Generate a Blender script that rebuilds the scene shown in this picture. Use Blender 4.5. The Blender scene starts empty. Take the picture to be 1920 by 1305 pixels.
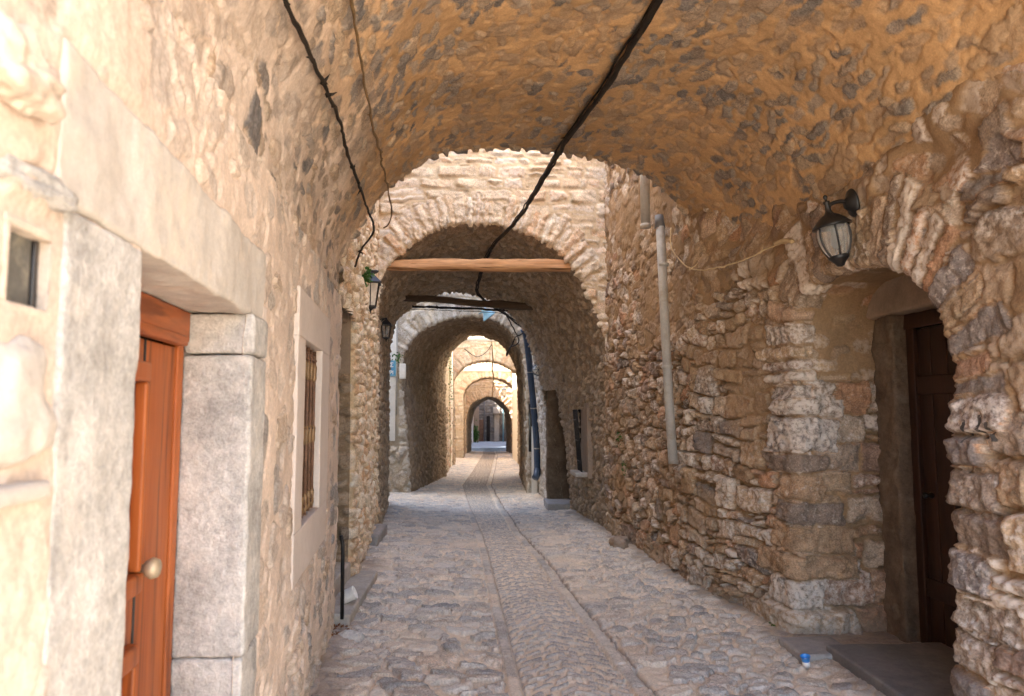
import bpy, bmesh, math
import numpy as np
from math import radians, sin, cos, pi

# ------------------------------------------------------------------ scene, camera, light
SC = bpy.context.scene
COL = SC.collection
RES = 1.0                                   # mesh sampling multiplier

cam_d = bpy.data.cameras.new('camera')
cam = bpy.data.objects.new('camera', cam_d)
COL.objects.link(cam)
cam_d.sensor_width = 36.0
cam_d.lens = 36.0 * 1330.0 / 1920.0
cam_d.clip_start = 0.05
cam_d.clip_end = 2000
cam.location = (0, 0, 1.6)
_R = np.array([[0.99899156, -0.00388444, -0.04472996],
               [-0.04489831, -0.08642924, -0.99524576],
               [0.0, 0.99625042, -0.08651648]])
from mathutils import Matrix, Vector
_M = Matrix([list(r) for r in _R]).to_4x4()
_M.translation = (0, 0, 1.6)
cam.matrix_world = _M
cam_d.dof.use_dof = True
cam_d.dof.focus_distance = 6.5
cam_d.dof.aperture_fstop = 4.2
SC.camera = cam

SUN_EL, SUN_AZ = radians(62), radians(250)   # azimuth the light comes FROM, clockwise from +Y
world = bpy.data.worlds.new('World')
SC.world = world
world.use_nodes = True
_nt = world.node_tree
_nt.nodes.clear()
_sky = _nt.nodes.new('ShaderNodeTexSky')
_sky.sky_type = 'NISHITA'
_sky.sun_disc = False
_sky.sun_elevation = SUN_EL
_sky.sun_rotation = SUN_AZ
_bg = _nt.nodes.new('ShaderNodeBackground')
_bg.inputs['Strength'].default_value = 0.15
_wo = _nt.nodes.new('ShaderNodeOutputWorld')
_nt.links.new(_sky.outputs[0], _bg.inputs['Color'])
_nt.links.new(_bg.outputs[0], _wo.inputs['Surface'])

sun_d = bpy.data.lights.new('sun', 'SUN')
sun_d.energy = 5.0
sun_d.angle = radians(0.5)
sun_d.color = (1.0, 0.95, 0.87)
sun = bpy.data.objects.new('sun', sun_d)
COL.objects.link(sun)
_to_sun = Vector((sin(SUN_AZ) * cos(SUN_EL), cos(SUN_AZ) * cos(SUN_EL), sin(SUN_EL)))
sun.rotation_euler = _to_sun.to_track_quat('Z', 'Y').to_euler()
sun.location = (0, -5, 20)

SC.view_settings.view_transform = 'Standard'
SC.view_settings.look = 'None'
SC.view_settings.exposure = 3.3
SC.view_settings.gamma = 1.0
SC.render.engine = 'CYCLES'
SC.cycles.max_bounces = 10
SC.cycles.diffuse_bounces = 8
SC.cycles.glossy_bounces = 3
SC.cycles.transmission_bounces = 6
SC.cycles.caustics_reflective = False
SC.cycles.caustics_refractive = False
SC.cycles.use_denoising = True

# ------------------------------------------------------------------ noise
def _hash(ix, iy, iz=0, seed=0):
    n = (np.asarray(ix, np.int64) * 374761393 + np.asarray(iy, np.int64) * 668265263 +
         np.asarray(iz, np.int64) * 2147483647 + seed * 974634917) & 0xFFFFFFFF
    n = ((n ^ (n >> 13)) * 1274126177) & 0xFFFFFFFF
    n = ((n ^ (n >> 16)) * 2246822519) & 0xFFFFFFFF
    n = n ^ (n >> 15)
    return (n & 0xFFFFFF) / float(0x1000000)

def vnoise(x, y, seed=0):
    xi, yi = np.floor(x), np.floor(y)
    fx, fy = x - xi, y - yi
    fx = fx * fx * fx * (fx * (fx * 6 - 15) + 10); fy = fy * fy * fy * (fy * (fy * 6 - 15) + 10)
    xi = xi.astype(np.int64); yi = yi.astype(np.int64)
    a = _hash(xi, yi, 0, seed); b = _hash(xi + 1, yi, 0, seed)
    c = _hash(xi, yi + 1, 0, seed); d = _hash(xi + 1, yi + 1, 0, seed)
    return (a + (b - a) * fx) * (1 - fy) + (c + (d - c) * fx) * fy

def fbm(x, y, oct=4, seed=0, gain=0.5):
    """about -1..1, zero mean"""
    s = 0; amp = 1; tot = 0
    for k in range(oct):
        s = s + amp * (vnoise(x, y, seed + 17 * k) * 2 - 1); tot += amp
        x = x * 2.03 + 5.1; y = y * 2.03 + 9.7; amp *= gain
    return s / tot * 1.5

def vnoise3(p, seed=0):
    pi_ = np.floor(p); f = p - pi_; f = f * f * (3 - 2 * f); i = pi_.astype(np.int64)
    r = 0
    for dx in (0, 1):
        for dy in (0, 1):
            for dz in (0, 1):
                w = (f[..., 0] if dx else 1 - f[..., 0]) * (f[..., 1] if dy else 1 - f[..., 1]) * (f[..., 2] if dz else 1 - f[..., 2])
                r = r + w * _hash(i[..., 0] + dx, i[..., 1] + dy, i[..., 2] + dz, seed)
    return r

def fbm3(p, oct=4, seed=0):
    s = 0; amp = 1; tot = 0
    for k in range(oct):
        s = s + amp * (vnoise3(p, seed + 31 * k) * 2 - 1); tot += amp
        p = p * 2.03 + 3.3; amp *= 0.5
    return s / tot * 1.5

def rocky(x, y, seed):
    """chipped faces: soft lumps, ridged breaks and grit"""
    a = fbm(x * 9, y * 9, 3, seed); r = 1 - np.abs(fbm(x * 13, y * 13, 3, seed + 50)) * 2.2
    f = np.abs(fbm(x * 5 + .3 * y, y * 11, 2, seed + 60))
    return .7 * a + .35 * r - .6 * f + .35 * fbm(x * 38, y * 38, 3, seed + 70)

def sstep(a, b, x):
    t = np.clip((x - a) / (b - a), 0, 1)
    return t * t * (3 - 2 * t)

# ------------------------------------------------------------------ masonry fields: (u, v) in metres -> height, mask, rnd1, rnd2
class Coursed:
    """rubble in rough courses of blocks of unequal size"""
    def __init__(s, seed, h=(0.1, 0.26), asp=(0.9, 2.4), joint=0.012, rnd=0.03, prot=0.03, rough=0.012, warp=0.05, edge=0.04, split=0.3, rot=0.16, vr=(-1.5, 12), ur=(-6, 60), mortar=0.0, groove=.012):
        s.__dict__.update(locals())
        R = np.random.RandomState(seed)
        cuts = [vr[0]]
        while cuts[-1] < vr[1]:
            cuts.append(cuts[-1] + R.uniform(*h))
        s.cuts = np.array(cuts)
        keys = []; lo = []; hi = []; row = []
        for r in range(len(cuts) - 1):
            hh = cuts[r + 1] - cuts[r]
            x = ur[0] - R.uniform(0, .5)
            while x < ur[1]:
                w = hh * R.uniform(*asp)
                if R.rand() < .12: w *= .5
                w = max(w, .06)
                keys.append(r * 1000 + x + 200); lo.append(x); hi.append(x + w); row.append(r)
                x += w
        s.keys = np.array(keys); s.lo = np.array(lo); s.hi = np.array(hi); s.row = np.array(row)
        n = len(keys)
        s.r = R.rand(n, 10)
    def __call__(s, u, v):
        u0, v0 = u, v
        w = s.warp
        u = u + w * fbm(u0 * 2.6, v0 * 2.6, 3, s.seed + 1) + .012 * fbm(u0 * 16, v0 * 16, 2, s.seed + 5)
        v = v + w * 1.1 * fbm(u0 * 1.7, v0 * 2.6, 3, s.seed + 2) + .010 * fbm(u0 * 16, v0 * 16, 2, s.seed + 6)
        r = np.clip(np.searchsorted(s.cuts, v) - 1, 0, len(s.cuts) - 2)
        i = np.clip(np.searchsorted(s.keys, r * 1000 + u + 200) - 1, 0, len(s.keys) - 1)
        rr = s.r[i]
        lo, hi = s.lo[i], s.hi[i]
        vb, vt = s.cuts[r], s.cuts[r + 1]
        # split blocks
        sp = (rr[..., 0] < s.split)
        fr = vb + (vt - vb) * (.3 + .4 * rr[..., 1])
        up = v > fr
        nvb = np.where(sp & up, fr, vb); nvt = np.where(sp & ~up, fr, vt)
        flip = sp & up
        r1 = np.where(flip, rr[..., 3], rr[..., 2]); r2 = np.where(flip, rr[..., 5], rr[..., 4])
        r3 = np.where(flip, rr[..., 7], rr[..., 6])
        x = u - (lo + hi) / 2; y = v - (nvb + nvt) / 2
        hw = (hi - lo) / 2; hh = (nvt - nvb) / 2
        a = (rr[..., 8] - .5) * s.rot
        ca, sa = np.cos(a), np.sin(a)
        x, y = x * ca + y * sa, -x * sa + y * ca
        # taper one side
        hh2 = hh * (1 - .22 * (r3 - .5) * x / np.maximum(hw, .01))
        jo = s.joint * (.5 + 1.3 * rr[..., 9])
        rad = np.minimum(s.rnd * (.6 + r3), np.minimum(hw, hh2) * .85)
        qx = np.abs(x) - (hw - jo - rad); qy = np.abs(y) - (hh2 - jo - rad)
        d = np.hypot(np.maximum(qx, 0), np.maximum(qy, 0)) + np.minimum(np.maximum(qx, qy), 0) - rad
        d = d + .006 * fbm(u0 * 30, v0 * 30, 2, s.seed + 9)
        mask = sstep(.005, -.005, d)
        e = np.clip(-d / (s.edge * (.6 + .8 * r2)), 0, 1)
        prof = np.sqrt(np.maximum(0, 1 - (1 - e) ** 2))
        tilt = (r1 - .5) * .35 * x + (r2 - .5) * .35 * y
        rough = s.rough * rocky(u0 + 3 * r1, v0 + 3 * r2, s.seed + 3)
        h = mask * (s.prot * (.35 + 1.1 * r3) * prof + np.clip(tilt, -.03, .03) * prof + rough * (.4 + .6 * prof))
        h = h + (1 - mask) * (s.mortar + .006 * fbm(u0 * 20, v0 * 20, 3, s.seed + 4))
        h = h - s.groove * np.exp(-((d - .003) / .0075) ** 2) * np.clip(.5 + .9 * fbm(u0 * 5, v0 * 5, 2, s.seed + 14), 0, 1.3)
        return h, mask, r1, r2

class Cells:
    """random rounded rubble (jittered cells)"""
    def __init__(s, seed, sx=.16, sy=.11, joint=.012, prot=.03, rough=.01, edge=.035, jit=.85, warp=.03, mortar=0., flat=False, drop=0.0, groove=.010):
        s.__dict__.update(locals())
    def __call__(s, u, v):
        u0, v0 = u, v
        u = u + s.warp * fbm(u0 * 4, v0 * 4, 3, s.seed + 1) + .008 * fbm(u0 * 22, v0 * 22, 2, s.seed + 5)
        v = v + s.warp * fbm(u0 * 4, v0 * 4, 3, s.seed + 2) + .008 * fbm(u0 * 22, v0 * 22, 2, s.seed + 6)
        x, y = u / s.sx, v / s.sy
        y = y; row = np.floor(y).astype(np.int64); col = np.floor(x).astype(np.int64)
        b1 = np.full(x.shape, 9.); b2 = np.full(x.shape, 9.)
        c1x = np.zeros_like(x); c1y = np.zeros_like(x); c2x = np.zeros_like(x); c2y = np.zeros_like(x)
        id1 = np.zeros(x.shape, np.int64); id1y = np.zeros(x.shape, np.int64)
        for dj in (-1, 0, 1):
            for di in (-1, 0, 1):
                ci, cj = col + di, row + dj
                px = ci + .5 + s.jit * (_hash(ci, cj, 0, s.seed) - .5) + .5 * (cj % 2) - .25
                py = cj + .5 + s.jit * (_hash(ci, cj, 1, s.seed) - .5)
                dd = np.hypot(x - px, y - py)
                n1 = dd < b1; n2 = (~n1) & (dd < b2)
                b2 = np.where(n1, b1, np.where(n2, dd, b2)); c2x = np.where(n1, c1x, np.where(n2, px, c2x)); c2y = np.where(n1, c1y, np.where(n2, py, c2y))
                b1 = np.where(n1, dd, b1); c1x = np.where(n1, px, c1x); c1y = np.where(n1, py, c1y)
                id1 = np.where(n1, ci, id1); id1y = np.where(n1, cj, id1y)
        # distance to the bisector, in metres
        ex, ey = (c2x - c1x) * s.sx, (c2y - c1y) * s.sy
        mx, my = (c1x + c2x) / 2, (c1y + c2y) / 2
        L = np.hypot(ex, ey) + 1e-6
        d = (((mx - x) * s.sx) * ex + ((my - y) * s.sy) * ey) / L
        d = np.minimum(d, (b2 - b1) * .5 * min(s.sx, s.sy) * 1.3)
        r1 = _hash(id1, id1y, 2, s.seed); r2 = _hash(id1, id1y, 3, s.seed); r3 = _hash(id1, id1y, 4, s.seed)
        d = -(d - s.joint * (.5 + r3)) + .004 * fbm(u0 * 34, v0 * 34, 2, s.seed + 8)
        if s.drop: d = np.where(r3 < s.drop, .03, d)
        mask = sstep(.005, -.005, d)
        e = np.clip(-d / s.edge, 0, 1)
        prof = np.sqrt(np.maximum(0, 1 - (1 - e) ** 2))
        tx, ty = (x - c1x) * s.sx, (y - c1y) * s.sy
        k = .12 if s.flat else .4
        tilt = (r1 - .5) * k * tx + (r2 - .5) * k * ty
        h = mask * (s.prot * (.35 + 1.1 * r3 if not s.flat else .8 + .4 * r3) * prof + np.clip(tilt, -.03, .03) * prof + s.rough * rocky(u0 + 2 * r1, v0 + 2 * r2, s.seed + 3))
        h = h + (1 - mask) * (s.mortar + .005 * fbm(u0 * 20, v0 * 20, 3, s.seed + 4))
        h = h - s.groove * np.exp(-((d - .003) / .007) ** 2) * np.clip(.5 + .9 * fbm(u0 * 5, v0 * 5, 2, s.seed + 14), 0, 1.3)
        return h, mask, r1, r2

class Embedded:
    """plaster with stones showing flush through it; stones elongated along u"""
    def __init__(s, seed, sx=.2, sy=.11, p=.75, size=(.3, .75), asp=1.0, ang=0., angj=.5, depth=.008, rough=.006, wave=.012, extra=()):
        s.__dict__.update(locals())
    def __call__(s, u, v):
        u0, v0 = u, v
        u = u + .035 * fbm(u0 * 5, v0 * 5, 3, s.seed + 1) + .010 * fbm(u0 * 24, v0 * 24, 3, s.seed + 5)
        v = v + .025 * fbm(u0 * 5, v0 * 5, 3, s.seed + 2) + .010 * fbm(u0 * 24, v0 * 24, 3, s.seed + 6)
        x, y = u / s.sx, v / s.sy
        row = np.floor(y).astype(np.int64); col = np.floor(x).astype(np.int64)
        D = np.full(x.shape, 1.); R1 = np.zeros_like(x); R2 = np.zeros_like(x); R3 = np.zeros_like(x)
        for dj in (-1, 0, 1):
            for di in (-1, 0, 1):
                ci, cj = col + di, row + dj
                h = [_hash(ci, cj, k, s.seed) for k in range(7)]
                px = (ci + .5 + .8 * (h[0] - .5) + .5 * (cj % 2)) * s.sx; py = (cj + .5 + .8 * (h[1] - .5)) * s.sy
                a = s.ang + (h[2] - .5) * s.angj
                ca, sa = np.cos(a), np.sin(a)
                lx, ly = (u - px), (v - py)
                lx, ly = lx * ca + ly * sa, -lx * sa + ly * ca
                sz = s.size[0] + (s.size[1] - s.size[0]) * h[3]
                hx, hy = sz * s.sx * (.65 + .5 * h[4]), sz * s.sy * s.asp * (.6 + .5 * h[5])
                # tapered super-ellipse
                hy2 = hy * (1 + .5 * (h[6] - .5) * lx / hx)
                q = (np.abs(lx / hx) ** 3 + np.abs(ly / np.maximum(hy2, .01)) ** 3) ** (1 / 3.)
                d = (q - 1) * np.minimum(hx, hy)
                d = np.where(h[6] < s.p, d, 1.)
                n = d < D
                D = np.where(n, d, D); R1 = np.where(n, h[4], R1); R2 = np.where(n, h[2], R2); R3 = np.where(n, h[0], R3)
        for k, (eu, ev, hx, hy, a) in enumerate(s.extra):
            ca, sa = cos(a), sin(a)
            lx, ly = (u - eu), (v - ev)
            lx, ly = lx * ca + ly * sa, -lx * sa + ly * ca
            q = (np.abs(lx / hx) ** 4 + np.abs(ly / hy) ** 4) ** .25
            d = (q - 1) * min(hx, hy)
            # an added stone keeps a plaster ring round it
            n = d < np.minimum(D, .012)
            D = np.where(n, d, D); R1 = np.where(n, (.15 + .37 * k) % 1, R1); R2 = np.where(n, (.6 * k) % 1, R2); R3 = np.where(n, (.7 * k) % 1, R3)
        D = D + .010 * fbm(u0 * 18, v0 * 18, 3, s.seed + 8)
        # stones covered more or less by a smear of plaster
        cov = sstep(-.2, .6, fbm(u0 * 2.2, v0 * 2.2, 3, s.seed + 12) + .7 * (R3 - .35))
        mask = sstep(.004, -.007, D) * np.clip(.45 + .75 * cov, 0, 1)
        inside = sstep(.004, -.014, D)
        rim = np.exp(-((D + .002) / .007) ** 2)
        sgn = np.where(R3 > .45, 1., -.7)
        h = inside * (sgn * s.depth + (R1 - .5) * .01 + s.rough * rocky(u0 + 2 * R1, v0, s.seed + 3)) - rim * .012 * R1
        h = h + s.wave * fbm(u0 * 2.5, v0 * 2.5, 3, s.seed + 4) + .0025 * fbm(u0 * 28, v0 * 28, 3, s.seed + 7) * (1 - inside)
        return h, mask, R1, R2

# ------------------------------------------------------------------ materials
MATS = {}
def _n(nt, t, **kw):
    n = nt.nodes.new(t)
    for k, v in kw.items():
        setattr(n, k, v)
    return n

def base_mat(name, rough=.85, spec=.25):
    m = bpy.data.materials.new(name); m.use_nodes = True
    nt = m.node_tree; nt.nodes.clear()
    out = _n(nt, 'ShaderNodeOutputMaterial'); b = _n(nt, 'ShaderNodeBsdfPrincipled')
    b.inputs['Roughness'].default_value = rough
    b.inputs['Specular IOR Level'].default_value = spec
    nt.links.new(b.outputs[0], out.inputs[0])
    MATS[name] = m
    return m, nt, b

def noise(nt, co, scale, detail=4, rough=.55, dist=0.):
    n = _n(nt, 'ShaderNodeTexNoise'); n.inputs['Scale'].default_value = scale; n.inputs['Detail'].default_value = detail
    n.inputs['Roughness'].default_value = rough; n.inputs['Distortion'].default_value = dist
    nt.links.new(co, n.inputs['Vector'])
    return n.outputs['Fac']

def ramp(nt, fac, stops, interp='LINEAR'):
    r = _n(nt, 'ShaderNodeValToRGB'); r.color_ramp.interpolation = interp
    el = r.color_ramp.elements
    while len(el) < len(stops): el.new(.5)
    for e, (p, c) in zip(el, stops):
        e.position = p
        e.color = (c, c, c, 1) if not hasattr(c, '__len__') else (*c, 1)
    nt.links.new(fac, r.inputs[0])
    return r.outputs[0]

def mix(nt, a, b, fac, mode='MIX'):
    m = _n(nt, 'ShaderNodeMix', data_type='RGBA', blend_type=mode)
    for s, v in ((m.inputs[6], a), (m.inputs[7], b)):
        if hasattr(v, 'is_output') or isinstance(v, bpy.types.NodeSocket): nt.links.new(v, s)
        else: s.default_value = (*v, 1)
    if isinstance(fac, bpy.types.NodeSocket): nt.links.new(fac, m.inputs[0])
    else: m.inputs[0].default_value = fac
    return m.outputs[2]

def bump(nt, b, hs, dist=.004, strength=.7):
    bp = _n(nt, 'ShaderNodeBump'); bp.inputs['Distance'].default_value = dist; bp.inputs['Strength'].default_value = strength
    nt.links.new(hs, bp.inputs['Height']); nt.links.new(bp.outputs[0], b.inputs['Normal'])

def masonry(name, mortar, stones, crust=(.6, .56, .5), crust_amt=.5, wear=(.2, .19, .15), rough=.9, bumpd=.005, mottle=.35, fine=1.0, mortar_light=False, mv=(.82, 1.14)):
    m, nt, b = base_mat(name, rough, .2)
    tc = _n(nt, 'ShaderNodeTexCoord').outputs['Object']
    at = _n(nt, 'ShaderNodeAttribute'); at.attribute_name = 'masonry'
    sep = _n(nt, 'ShaderNodeSeparateColor'); nt.links.new(at.outputs['Color'], sep.inputs[0])
    k = len(stones)
    sc = ramp(nt, sep.outputs[1], [((i + .5) / k, c) for i, c in enumerate(stones)])
    n1 = noise(nt, tc, 7, 6, .65); n2 = noise(nt, tc, 26, 5, .7); n3 = noise(nt, tc, 90 * fine, 4, .6); n4 = noise(nt, tc, 2.0, 4, .6)
    sc = mix(nt, sc, ramp(nt, n1, [(.3, 1 - mottle), (.7, 1 + mottle)]), 1, 'MULTIPLY')
    sc = mix(nt, sc, ramp(nt, n3, [(.32, .55), (.68, 1.4)]), .85, 'MULTIPLY')
    # pale lichen and lime crust in patches on some stones
    add = _n(nt, 'ShaderNodeMath', operation='ADD'); nt.links.new(n2, add.inputs[0])
    mu = _n(nt, 'ShaderNodeMath', operation='MULTIPLY'); nt.links.new(sep.outputs[2], mu.inputs[0]); mu.inputs[1].default_value = .35
    nt.links.new(mu.outputs[0], add.inputs[1])
    cr = ramp(nt, add.outputs[0], [(.68, 0.), (.86, crust_amt)])
    sc = mix(nt, sc, crust, cr)
    if mortar_light: mortar = mix(nt, mortar, wear, at.outputs['Alpha'])  # the vault flank's painted light tints the mortar through alpha
    mo = mix(nt, mortar, ramp(nt, n4, [(.3, mv[0]), (.7, mv[1])]), 1, 'MULTIPLY')
    mo = mix(nt, mo, ramp(nt, n2, [(.3, .86), (.7, 1.1)]), .8, 'MULTIPLY')
    mo = mix(nt, mo, ramp(nt, n3, [(.3, .8), (.7, 1.16)]), .8, 'MULTIPLY')
    col = mix(nt, mo, sc, sep.outputs[0])
    if not mortar_light: col = mix(nt, col, wear, at.outputs['Alpha'])
    nt.links.new(col, b.inputs['Base Color'])
    hs = _n(nt, 'ShaderNodeMath', operation='MULTIPLY_ADD'); nt.links.new(n3, hs.inputs[0]); hs.inputs[1].default_value = .6; nt.links.new(n2, hs.inputs[2])
    bump(nt, b, hs.outputs[0], bumpd, .8)
    return m

def rough_mat(name, col, rough=.85, var=.25, scales=(5, 30, 110), bumpd=.002, spec=.2, tint=None, metallic=0.):
    """plain solid (render, dressed stone, paint, metal) with mottling and grain"""
    m, nt, b = base_mat(name, rough, spec)
    b.inputs['Metallic'].default_value = metallic
    tc = _n(nt, 'ShaderNodeTexCoord').outputs['Object']
    a, c, d = (noise(nt, tc, s, 5, .62) for s in scales)
    co = mix(nt, col, ramp(nt, a, [(.3, 1 - var), (.7, 1 + var)]), 1, 'MULTIPLY')
    co = mix(nt, co, ramp(nt, c, [(.3, 1 - var * .8), (.7, 1 + var * .7)]), .8, 'MULTIPLY')
    co = mix(nt, co, ramp(nt, d, [(.3, 1 - var * .8), (.7, 1 + var * .8)]), .7, 'MULTIPLY')
    if tint:
        t = noise(nt, tc, scales[0] * 1.7, 6, .7)
        co = mix(nt, co, tint, ramp(nt, t, [(.52, 0.), (.68, .75)]))
    nt.links.new(co, b.inputs['Base Color'])
    hs = _n(nt, 'ShaderNodeMath', operation='MULTIPLY_ADD'); nt.links.new(d, hs.inputs[0]); hs.inputs[1].default_value = .5; nt.links.new(c, hs.inputs[2])
    bump(nt, b, hs.outputs[0], bumpd, .7)
    return m

def wood_mat(name, c1, c2, axis='Z', rough=.5, spec=.35, scale=14, bumpd=.001, crack=None):
    m, nt, b = base_mat(name, rough, spec)
    tc = _n(nt, 'ShaderNodeTexCoord').outputs['Object']
    mp = _n(nt, 'ShaderNodeMapping'); nt.links.new(tc, mp.inputs[0])
    s = [1, 1, 1]; s['XYZ'.index(axis)] = .07
    mp.inputs['Scale'].default_value = s
    a = noise(nt, mp.outputs[0], scale, 6, .65, .6); c = noise(nt, mp.outputs[0], scale * 7, 4, .6)
    co = ramp(nt, a, [(.3, c1), (.7, c2)])
    co = mix(nt, co, ramp(nt, c, [(.3, .75), (.7, 1.2)]), .7, 'MULTIPLY')
    if crack:
        k = noise(nt, mp.outputs[0], scale * 2.3, 3, .5)
        co = mix(nt, co, crack, ramp(nt, k, [(.36, .85), (.46, 0.)]))
    nt.links.new(co, b.inputs['Base Color'])
    bump(nt, b, c, bumpd, .6)
    return m

def glass_mat(name, col, rough=.25, trans=.75):
    m, nt, b = base_mat(name, rough, .5)
    tc = _n(nt, 'ShaderNodeTexCoord').outputs['Object']
    nt.links.new(mix(nt, col, ramp(nt, noise(nt, tc, 30, 4), [(.3, .8), (.7, 1.1)]), 1, 'MULTIPLY'), b.inputs['Base Color'])
    b.inputs['Transmission Weight'].default_value = trans
    b.inputs['IOR'].default_value = 1.2
    return m

masonry('left_render', (.66, .535, .43), [(.32, .295, .265), (.42, .35, .28), (.27, .255, .24), (.45, .35, .26)], (.62, .54, .46), .35, (.45, .38, .30), mottle=.18, bumpd=.003)
masonry('vault_render', (.55, .34, .168), [(.20, .175, .155), (.36, .265, .18), (.15, .137, .128), (.29, .235, .18), (.42, .30, .19), (.22, .185, .155)], (.42, .34, .26), .4, (.66, .535, .43), mottle=.3, bumpd=.004, mortar_light=True, mv=(.62, 1.2))
masonry('right_rubble', (.32, .205, .112), [(.33, .21, .125), (.43, .305, .195), (.235, .175, .135), (.50, .385, .28), (.40, .22, .125), (.20, .165, .145), (.42, .295, .185)], (.72, .63, .54), .75, (.34, .27, .19), mottle=.34, bumpd=.006)
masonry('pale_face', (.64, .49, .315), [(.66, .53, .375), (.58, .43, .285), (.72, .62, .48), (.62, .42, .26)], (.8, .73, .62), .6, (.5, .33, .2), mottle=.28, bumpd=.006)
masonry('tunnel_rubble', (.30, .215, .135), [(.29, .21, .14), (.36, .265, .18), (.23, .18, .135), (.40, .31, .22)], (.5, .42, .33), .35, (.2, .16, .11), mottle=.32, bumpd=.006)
masonry('grey_rubble', (.45, .38, .29), [(.5, .44, .36), (.42, .35, .27), (.58, .52, .45), (.38, .31, .24)], (.7, .66, .6), .6, (.24, .24, .13), mottle=.3, bumpd=.008)
masonry('far_rubble', (.50, .40, .28), [(.5, .38, .27), (.44, .34, .24), (.55, .46, .36), (.46, .30, .2)], (.62, .55, .46), .5, (.2, .24, .1), mottle=.3, bumpd=.01)
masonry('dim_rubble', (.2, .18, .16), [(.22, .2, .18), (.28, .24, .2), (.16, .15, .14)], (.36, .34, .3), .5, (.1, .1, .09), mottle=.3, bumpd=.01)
masonry('paving', (.76, .625, .47), [(.44, .405, .36), (.58, .51, .42), (.35, .335, .315), (.68, .55, .42), (.50, .46, .405)], (.74, .66, .56), .6, (.19, .145, .115), rough=.75, mottle=.28, bumpd=.004)
rough_mat('dressed_stone', (.46, .44, .405), .9, .34, (4, 40, 130), .008, tint=(.64, .59, .52))
rough_mat('left_stone', (.55, .46, .37), .9, .2, (6, 34, 110), .004, tint=(.7, .6, .48))
rough_mat('lintel_stone', (.52, .475, .415), .9, .13, (2.5, 30, 110), .003, tint=(.68, .58, .46))
rough_mat('shade_stone', (.15, .105, .07), .9, .3, (5, 30, 100), .006, tint=(.24, .18, .125))  # darkened tone carries the shade of the two door recesses
rough_mat('white_plaster', (.64, .56, .49), .9, .07, (3, 20, 90), .0012)
rough_mat('cream_plaster', (.78, .70, .58), .9, .08, (1.5, 8, 40), .002)
rough_mat('bounce_plaster', (.44, .41, .37), .9, .08, (1.5, 8, 40), .002)
rough_mat('lime_white', (.74, .72, .68), .9, .08, (1.5, 8, 40), .002, tint=(.6, .57, .52))
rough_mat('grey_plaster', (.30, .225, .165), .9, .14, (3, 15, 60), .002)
rough_mat('concrete', (.40, .36, .31), .9, .16, (4, 25, 90), .002, tint=(.5, .42, .32))
rough_mat('black_metal', (.012, .010, .009), .45, .3, (10, 60, 200), .0004, .5)
rough_mat('rust_iron', (.16, .085, .05), .65, .35, (10, 60, 200), .0006, .4)
rough_mat('brass', (.50, .40, .27), .5, .1, (10, 60, 200), .0002, .5, metallic=.4)
rough_mat('old_gilt', (.22, .135, .065), .5, .3, (10, 60, 200), .0004, .4, metallic=.3)
rough_mat('grey_plastic', (.42, .39, .35), .5, .12, (4, 30, 120), .0004, .4, tint=(.32, .27, .2))
rough_mat('dark_plastic', (.13, .13, .14), .5, .12, (4, 30, 120), .0004, .4)
rough_mat('white_plastic', (.78, .74, .68), .45, .06, (6, 30, 120), .0004, .4)
rough_mat('blue_paint', (.035, .06, .11), .35, .2, (4, 30, 120), .0004, .5)
rough_mat('sign_blue', (.10, .32, .52), .4, .12, (6, 30, 120), .0003, .4)
rough_mat('teal_metal', (.22, .40, .48), .4, .12, (6, 30, 120), .0003, .5)
rough_mat('cable_black', (.022, .016, .011), .7, .4, (12, 60, 200), .001, .25)
rough_mat('cable_brown', (.16, .10, .045), .7, .3, (12, 60, 200), .001, .25)
rough_mat('cable_cream', (.55, .40, .22), .6, .15, (12, 60, 200), .0005, .3)
rough_mat('dark_void', (.03, .024, .02), .9, .3, (5, 30, 100), .002)
rough_mat('soot', (.075, .066, .06), .9, .4, (20, 60, 150), .003)
rough_mat('plate_grey', (.11, .105, .09), .6, .25, (12, 60, 200), .0005, .4, tint=(.30, .27, .2))
rough_mat('cup_blue', (.05, .25, .62), .3, .08, (8, 30, 100), .0002, .5)
rough_mat('leaf_green', (.045, .12, .02), .55, .35, (20, 60, 150), .0004, .35)
rough_mat('leaf_dry', (.20, .085, .04), .8, .4, (20, 60, 150), .0006, .2)
rough_mat('moss', (.14, .15, .055), .95, .35, (12, 50, 150), .003, .1)
rough_mat('slab_stone', (.30, .275, .255), .75, .18, (4, 25, 90), .002, .3, tint=(.4, .35, .29))
rough_mat('slab_dark', (.15, .135, .125), .7, .2, (4, 25, 90), .002, .35, tint=(.22, .19, .16))
rough_mat('blue_step', (.34, .40, .47), .7, .15, (2, 12, 60), .002, .3)
rough_mat('earth', (.30, .25, .19), .95, .2, (.6, 5, 30), .01)
wood_mat('door_wood', (.29, .072, .016), (.40, .115, .027), 'Z', .5, .35, 10, .0016, (.15, .04, .012))
wood_mat('door_rail_wood', (.27, .068, .016), (.37, .105, .026), 'Y', .5, .35, 10, .0016, (.15, .04, .012))
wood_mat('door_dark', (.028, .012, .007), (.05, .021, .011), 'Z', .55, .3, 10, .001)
wood_mat('beam_wood', (.50, .255, .115), (.66, .40, .21), 'X', .8, .2, 8, .008, (.12, .055, .02))
wood_mat('beam_dark', (.06, .04, .026), (.11, .075, .05), 'X', .85, .2, 9, .004)
wood_mat('window_wood', (.22, .10, .045), (.30, .14, .065), 'Z', .6, .3, 12, .001)
glass_mat('lamp_glass', (.9, .88, .82), .18, .8)
glass_mat('frosted_glass', (.95, .88, .78), .6, .2)
rough_mat('window_dark', (.025, .022, .022), .15, .2, (3, 10, 40), .0002, .5)

# ------------------------------------------------------------------ object helpers
def M(n): return MATS[n]

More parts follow.
